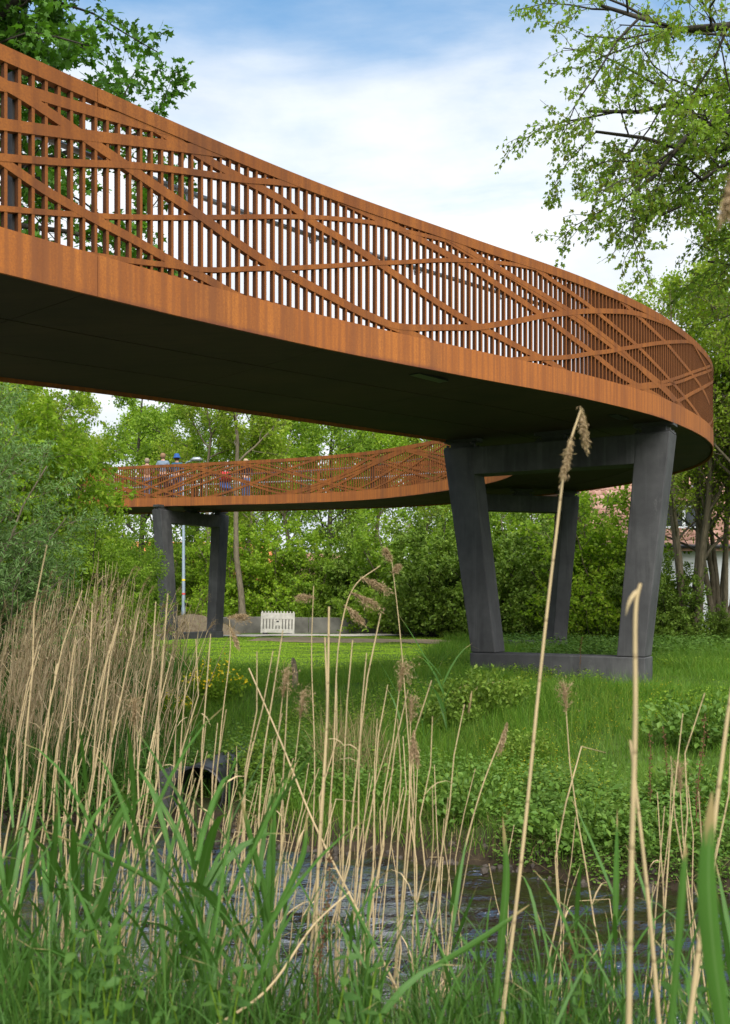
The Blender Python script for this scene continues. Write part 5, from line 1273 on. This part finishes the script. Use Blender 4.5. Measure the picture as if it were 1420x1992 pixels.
reed_to('tallest dry reed with two drooping tan plumes rising in front of the near pier', [Wp(965, 2080, 3.0), Wp(1018, 1640, 3.0), Wp(1050, 1320, 3.0), Wp(1082, 1040, 3.0), Wp(1104, 880, 3.0), Wp(1130, 797, 3.0)], .0062, [(.88, (-.22, 0, -1), .135, .05), (1.0, (.16, 0, -1), .12, .05)])
reed_to('thick blurred broken reed stalk close to the camera at right', [Wp(1222, 2100, 1.9), Wp(1228, 1700, 1.9), Wp(1236, 1400, 1.9), Wp(1238, 1170, 1.9), Wp(1246, 1135, 1.9)], .006, (), [(.93, (-.6, 0, -.5), .06, .012)])
reed_to('pale split reed stalk standing behind the thick blurred one', [Wp(1290, 2080, 2.4), Wp(1262, 1760, 2.4), Wp(1240, 1560, 2.4), Wp(1226, 1440, 2.4)], .006)
reed_to('blurred reed leaning at the right edge of the view', [Wp(1330, 2080, 2.2), Wp(1375, 1720, 2.2), Wp(1412, 1420, 2.2), Wp(1424, 1335, 2.2)], .0065)
reed_to('very close reed with blurred plume entering at the upper right edge', [Wp(1620, 1500, 1.7), Wp(1560, 900, 1.7), Wp(1480, 450, 1.7), Wp(1432, 330, 1.7)], .005, [(1.0, (-.25, 0, -.9), .09, .1)])
reed_to('long diagonal dry reed stalk crossing the middle from upper left to lower right', [Wp(835, 2050, 4.0), Wp(690, 1760, 4.1), Wp(610, 1600, 4.2), Wp(545, 1440, 4.3), Wp(484, 1300, 4.4)], .0058)
reed_to('long fallen reed slanting up to the right near the bottom centre', [Wp(415, 2000, 3.3), Wp(520, 1925, 3.35), Wp(610, 1800, 3.45), Wp(680, 1735, 3.5)], .0055)
reed_to('upright cluster reed with cut pale tip right of the barrier', [Wp(612, 2000, 3.9), Wp(618, 1700, 3.9), Wp(636, 1400, 3.9), Wp(640, 1180, 3.9)], .0075)
reed_to('second cut reed stalk leaning against the upright one', [Wp(590, 2000, 4.0), Wp(622, 1650, 4.0), Wp(636, 1380, 4.0), Wp(632, 1240, 4.0)], .0065)
reed_to('slender reed with pinkish fluffy plume in front of the shrub belt', [Wp(810, 1700, 5.0), Wp(795, 1450, 5.0), Wp(778, 1230, 5.0), Wp(762, 1090, 5.0)], .0034, [(1.0, (-.35, 0, .8), .08, .8), (.98, (.35, 0, .6), .06, .9)])
reed_to('arching reed with two tan plumes bent right above the lawn', [Wp(625, 1800, 4.6), Wp(648, 1480, 4.6), Wp(662, 1230, 4.6), Wp(690, 1140, 4.6), Wp(740, 1100, 4.6)], .004, [(.72, (.5, 0, -.2), .17, .5), (.85, (.6, 0, -.2), .15, .45), (.66, (.4, 0, -.3), .12, .6)])
reed_to('reed with hooked pale plume over the left lawn', [Wp(405, 1700, 5.2), Wp(432, 1400, 5.2), Wp(448, 1260, 5.2), Wp(446, 1200, 5.2)], .0032, [(1.0, (.5, 0, .1), .12, .7), (.9, (.2, 0, -.4), .12, .6)])
reed_to('thin reed with curved tip to the left of the tall cut reeds', [Wp(600, 1800, 4.8), Wp(612, 1500, 4.8), Wp(606, 1270, 4.8), Wp(610, 1140, 4.8)], .0034, [(.96, (-.5, 0, .1), .09, .8)])
reed_to('reed with dense brown plume hanging beside the bare patch of the bank', [Wp(770, 1900, 4.3), Wp(790, 1650, 4.3), Wp(800, 1500, 4.3), Wp(806, 1425, 4.3)], .0045, [(1.0, (-.1, 0, -.8), .13, .1), (.97, (.15, 0, -.8), .12, .1)])
reed_to('reed with wispy brown plume leaning right in front of the bank grass', [Wp(860, 1950, 4.2), Wp(890, 1720, 4.2), Wp(935, 1540, 4.2), Wp(985, 1410, 4.2)], .0042, [(1.0, (-.2, 0, -.8), .13, .1)])

# fine sedge blades along the near bank
P = scatter(26000, -2.6, 2.6, 2.7, 5.3, lambda X, Y: ((near_edge(X) - Y) > -.05) & (patch(X, Y, 2.2, 1) > .33))[:3400]; q = np.random.default_rng(395); n_ = len(P); a = q.random(n_) * 6.28; s_ = q.uniform(.08, .45, n_)
V, F = ribbon_leaves(q, P, np.stack([np.cos(a) * s_, np.sin(a) * s_, np.ones(n_)], -1), q.uniform(.3, .8, n_) * np.where(P[:, 0] < -.3, 1.0, .8), q.uniform(.004, .009, n_), q.uniform(.02, .35, n_))
tag(link('sedge', mesh_np('sedge', V, [F], MAT['reed_green'])), 'fine green sedge blades along the near bank', None, None, 'stuff')
# green reed plants
BUV = np.array([(k / 5, s_) for k in range(6) for s_ in (0, 1)])
def green_reed(seed, h, n=7, lw=.022):
    q = np.random.default_rng(seed); P = stalk_poly(q, h, .06, 0, 7, .04)
    out = {'stem': wood_mesh('stem', MAT['reed_green'], [(P[None], np.linspace(.006, .002, 7)[None], 5)])}
    i = np.linspace(1, 6, n); lo = np.clip(i.astype(int), 0, 5); f = (i - lo)[:, None]; root = P[lo] * (1 - f) + P[np.minimum(lo + 1, 6)] * f
    a = np.arange(n) * pi + q.normal(0, .6, n); s_ = q.uniform(.3, .75, n)
    V, F = ribbon_leaves(q, root, np.stack([np.cos(a) * s_, np.sin(a) * s_, np.full(n, 1.)], -1), h * q.uniform(.42, .75, n), lw * q.uniform(.7, 1.25, n), q.uniform(.0, .30, n))
    for k in range(n): out['leaf%d' % k] = None
    V = V.reshape(n, -1, 3); Fk = F[:5]
    for k in range(n): out['leaf%d' % k] = mesh_np('leaf', V[k], [Fk], MAT['reed_blade'], True, None, BUV)
    return out
gv = [green_reed(400 + k, .95, 6 + k % 3, .020 + .006 * (k % 3)) for k in range(9)]
q = np.random.default_rng(410)
def put_green(px, Y, rz, sc, lab, grp=None, v=None):
    x = at_px(px, Y); o = thing('green_reed', lab, 'reed', (x, Y, root_z(x, Y)), rz, grp); o.scale = (sc,) * 3
    for k, m in (v or gv[int(q.integers(0, 9))]).items(): link('leaf' if k.startswith('leaf') else k, m, o)
for k in range(125):
    px = q.uniform(-30, 1440); Y = q.uniform(3.0, 5.2) if px < 620 else q.uniform(2.7, 4.3)
    if 620 < px < 1300 and q.random() < .45: continue
    dens = 'left' if px < 470 else ('middle' if px < 950 else 'right')
    put_green(px, Y, q.random() * 6.28, q.uniform(.5, .86) * (1.0 if px < 600 else .72), 'broad leaved green reed shoot ' + ('at the back, ' if Y > 3.9 else 'in front, ') + [w for lim, w in ZONES if px < lim][0], 'green reeds %s %s' % ('behind' if Y > 3.9 else 'in front', [w for lim, w in ZONES if px < lim][0]))
def strap(label, pts, w, mat='reed_blade'):
    P = crom([np.array(p, float) for p in pts], 6); b = P[0].copy(); P = P - b; K = len(P); T = N3(np.gradient(P, axis=0)); s_ = N3(np.cross(T, np.array([.25, 1, .1]))); pr = np.clip(np.sin(np.linspace(.35, pi, K)), .02, 1) ** .7
    fold = np.array([0, -.3, 0]) * w
    V = np.stack([P - s_ * (w * pr * .5)[:, None], P + fold * pr[:, None], P + s_ * (w * pr * .5)[:, None]], 1).reshape(-1, 3)
    F = np.concatenate([[[3 * k, 3 * k + 1, 3 * k + 4, 3 * k + 3], [3 * k + 1, 3 * k + 2, 3 * k + 5, 3 * k + 4]] for k in range(K - 1)])
    tag(link('reed_shoot', mesh_np('reed_shoot', V, [F], MAT[mat], True, None, np.array([(k / (K - 1), u_) for k in range(K) for u_ in (0, .5, 1)])), None, tuple(b)), label, 'reed')
strap('wide blurred green blade close to the camera at the right edge', [Wp(1420, 2080, 1.7), Wp(1385, 1850, 1.7), Wp(1375, 1700, 1.7), Wp(1385, 1540, 1.7)], .034)
strap('blurred narrow green blade left of the wide one at right', [Wp(1300, 2060, 2.0), Wp(1318, 1850, 2.0), Wp(1330, 1700, 2.0), Wp(1335, 1640, 2.0)], .016)
strap('long arching green blade pointing left across the lower left thicket', [Wp(420, 1900, 3.4), Wp(330, 1740, 3.4), Wp(210, 1668, 3.4), Wp(75, 1612, 3.4)], .019)
strap('tall dark green blade standing at centre left', [Wp(530, 1830, 3.6), Wp(515, 1740, 3.6), Wp(490, 1640, 3.6), Wp(465, 1540, 3.6)], .026)
strap('upright pale green blade right of the dark one', [Wp(526, 1840, 3.7), Wp(530, 1720, 3.7), Wp(533, 1600, 3.7), Wp(535, 1510, 3.7)], .018)
strap('curved green blade forking right of centre', [Wp(500, 1850, 3.5), Wp(545, 1760, 3.5), Wp(590, 1660, 3.5), Wp(597, 1580, 3.5)], .022)
strap('tall green blade in front of the dark water right of centre', [Wp(965, 1950, 3.3), Wp(975, 1830, 3.3), Wp(985, 1700, 3.3), Wp(978, 1590, 3.3)], .026)
strap('long slanting green blade rising right over the dark water', [Wp(800, 1905, 3.2), Wp(880, 1860, 3.2), Wp(960, 1810, 3.2), Wp(1030, 1760, 3.2)], .020)
strap('folded green blade at left with its tip bent over', [Wp(205, 1660, 4.2), Wp(225, 1600, 4.2), Wp(245, 1570, 4.2), Wp(228, 1640, 4.1)], .028)

# nettles at the lower edge
def nettle(seed, h):
    q = np.random.default_rng(seed); P = stalk_poly(q, h, .05, 0, 6, .05); n = 18
    out = {'stem': wood_mesh('stem', MAT['leaf_mid'], [(P[None], np.linspace(.004, .002, 6)[None], 5)])}
    t_ = np.repeat(np.linspace(.25, 1, n // 2), 2); a = np.repeat(np.arange(n // 2) * pi / 2, 2) + np.tile([0, pi], n // 2) + q.normal(0, .2, n)
    x = t_ * 4.999; i = x.astype(int); p = P[i] + (P[i + 1] - P[i]) * (x - i)[:, None]; d = np.stack([np.cos(a), np.sin(a), q.normal(-.1, .2, n)], -1)
    # toothed leaf
    tv = np.array([(0, 0, 0), (.12, -.16, .01), (.2, -.30, .03), (.32, -.26, .02), (.42, -.32, .02), (.55, -.22, .0), (.66, -.22, -.01), (.8, -.1, -.03), (1, 0, -.08), (.8, .1, -.03), (.66, .22, -.01), (.55, .22, 0), (.42, .32, .02), (.32, .26, .02), (.2, .30, .03), (.12, .16, .01)])
    V = place(tv, p, d, N3(q.normal(0, .2, (n, 3)) + [0, 0, 1]), .075 * (1.15 - .65 * t_) * q.uniform(.85, 1.15, n))
    out['leaves'] = mesh_np('leaves', V, [place_f([list(range(16))], 16, n)], MAT['leaf_nettle']); return out
nv = [nettle(500 + k, .55) for k in range(5)]
q = np.random.default_rng(510)
for k in range(60):
    px = q.uniform(-20, 520) if k < 42 else q.uniform(560, 1440); Y = q.uniform(2.3, 3.1); x = at_px(px, Y)
    put('nettle', nv[k % 5], 'green nettle with paired toothed leaves at the bottom, ' + [w for lim, w in ZONES if px < lim][0], 'nettle', (x, Y, root_z(x, Y)), q.random() * 6.28, q.uniform(.7, 1.15), 'nettles ' + [w for lim, w in ZONES if px < lim][0])
# dark dock stalks
def dock(seed, h):
    q = np.random.default_rng(seed); P = stalk_poly(q, h, .03, 0, 6, .03); n = 150
    t_ = .35 + .65 * q.random(n); x = t_ * 4.999; i = x.astype(int); p = P[i] + (P[i + 1] - P[i]) * (x - i)[:, None] + q.normal(0, .011, (n, 3))
    return {'stem': wood_mesh('stem', MAT['dead_stem'], [(P[None], np.linspace(.005, .002, 6)[None], 5)]), 'seed_head': mesh_np('seed_head', place(LEAF2, p, N3(q.normal(0, 1, (n, 3))), q.normal(0, 1, (n, 3)), q.uniform(.01, .022, n), 1.6), [place_f(LEAF2_F, 4, n)], MAT['dead_stem'])}
dv = [dock(600 + k, 1.05) for k in range(3)]
for k, (px, Y, sc, lab) in enumerate([(1355, 9.2, 1.25, 'tall dark brown dock seed stalk on the bank at right'), (1262, 9.8, .95, 'dark dock seed stalk left of the tallest one'), (1300, 10.4, .85, 'short dark dock seed stalk behind the others at right'), (1372, 8.7, .9, 'dark dock stalk nearest the water at right'), (1240, 10.6, .7, 'smallest dock stalk on the right bank'),
                                  (1128, 16.9, .75, 'dark seed stalk standing in front of the second pier'), (620, 3.6, .7, 'dark dock stalk among the foreground reeds at centre'), (1100, 3.4, .5, 'dark dock stalk at the bottom right of centre')]):
    x = at_px(px, Y); put('dock_stalk', dv[k % 3], lab, 'dock', (x, Y, root_z(x, Y)), k, sc)
# upright green reed shoots on the crest
for k, (px, Y, sc, lab) in enumerate([(820, 12.5, .9, 'young green reed shoot on the bank in front of the lawn edge'), (440, 9.5, .75, 'young green reed rising above the lawn at left'), (868, 13.0, .8, 'green reed shoot right of the lawn edge shoot'), (350, 12.0, .8, 'green reed shoot in front of the far pier foot'), (775, 12.0, .85, 'green reed shoot left of the lawn edge shoot')]):
    put_green(px, Y, k * 1.3, sc * 1.3, lab, None, gv[k])
# thin tan tuft of fine dead grass on the bank
P = scatter(20000, -1.2, .6, 10.6, 14, lambda X, Y: ((X + .15) ** 2 / .25 + (Y - 12.0) ** 2 / .9) < 1)[:420]
V, F = blades(r, P, r.uniform(.35, .95, len(P)), np.full(len(P), .006), .8); tag(link('dead_tuft', mesh_np('dead_tuft', V, [F], MAT['straw'])), 'brown tuft of fine dead grass in the middle of the bank', None, None, 'stuff')
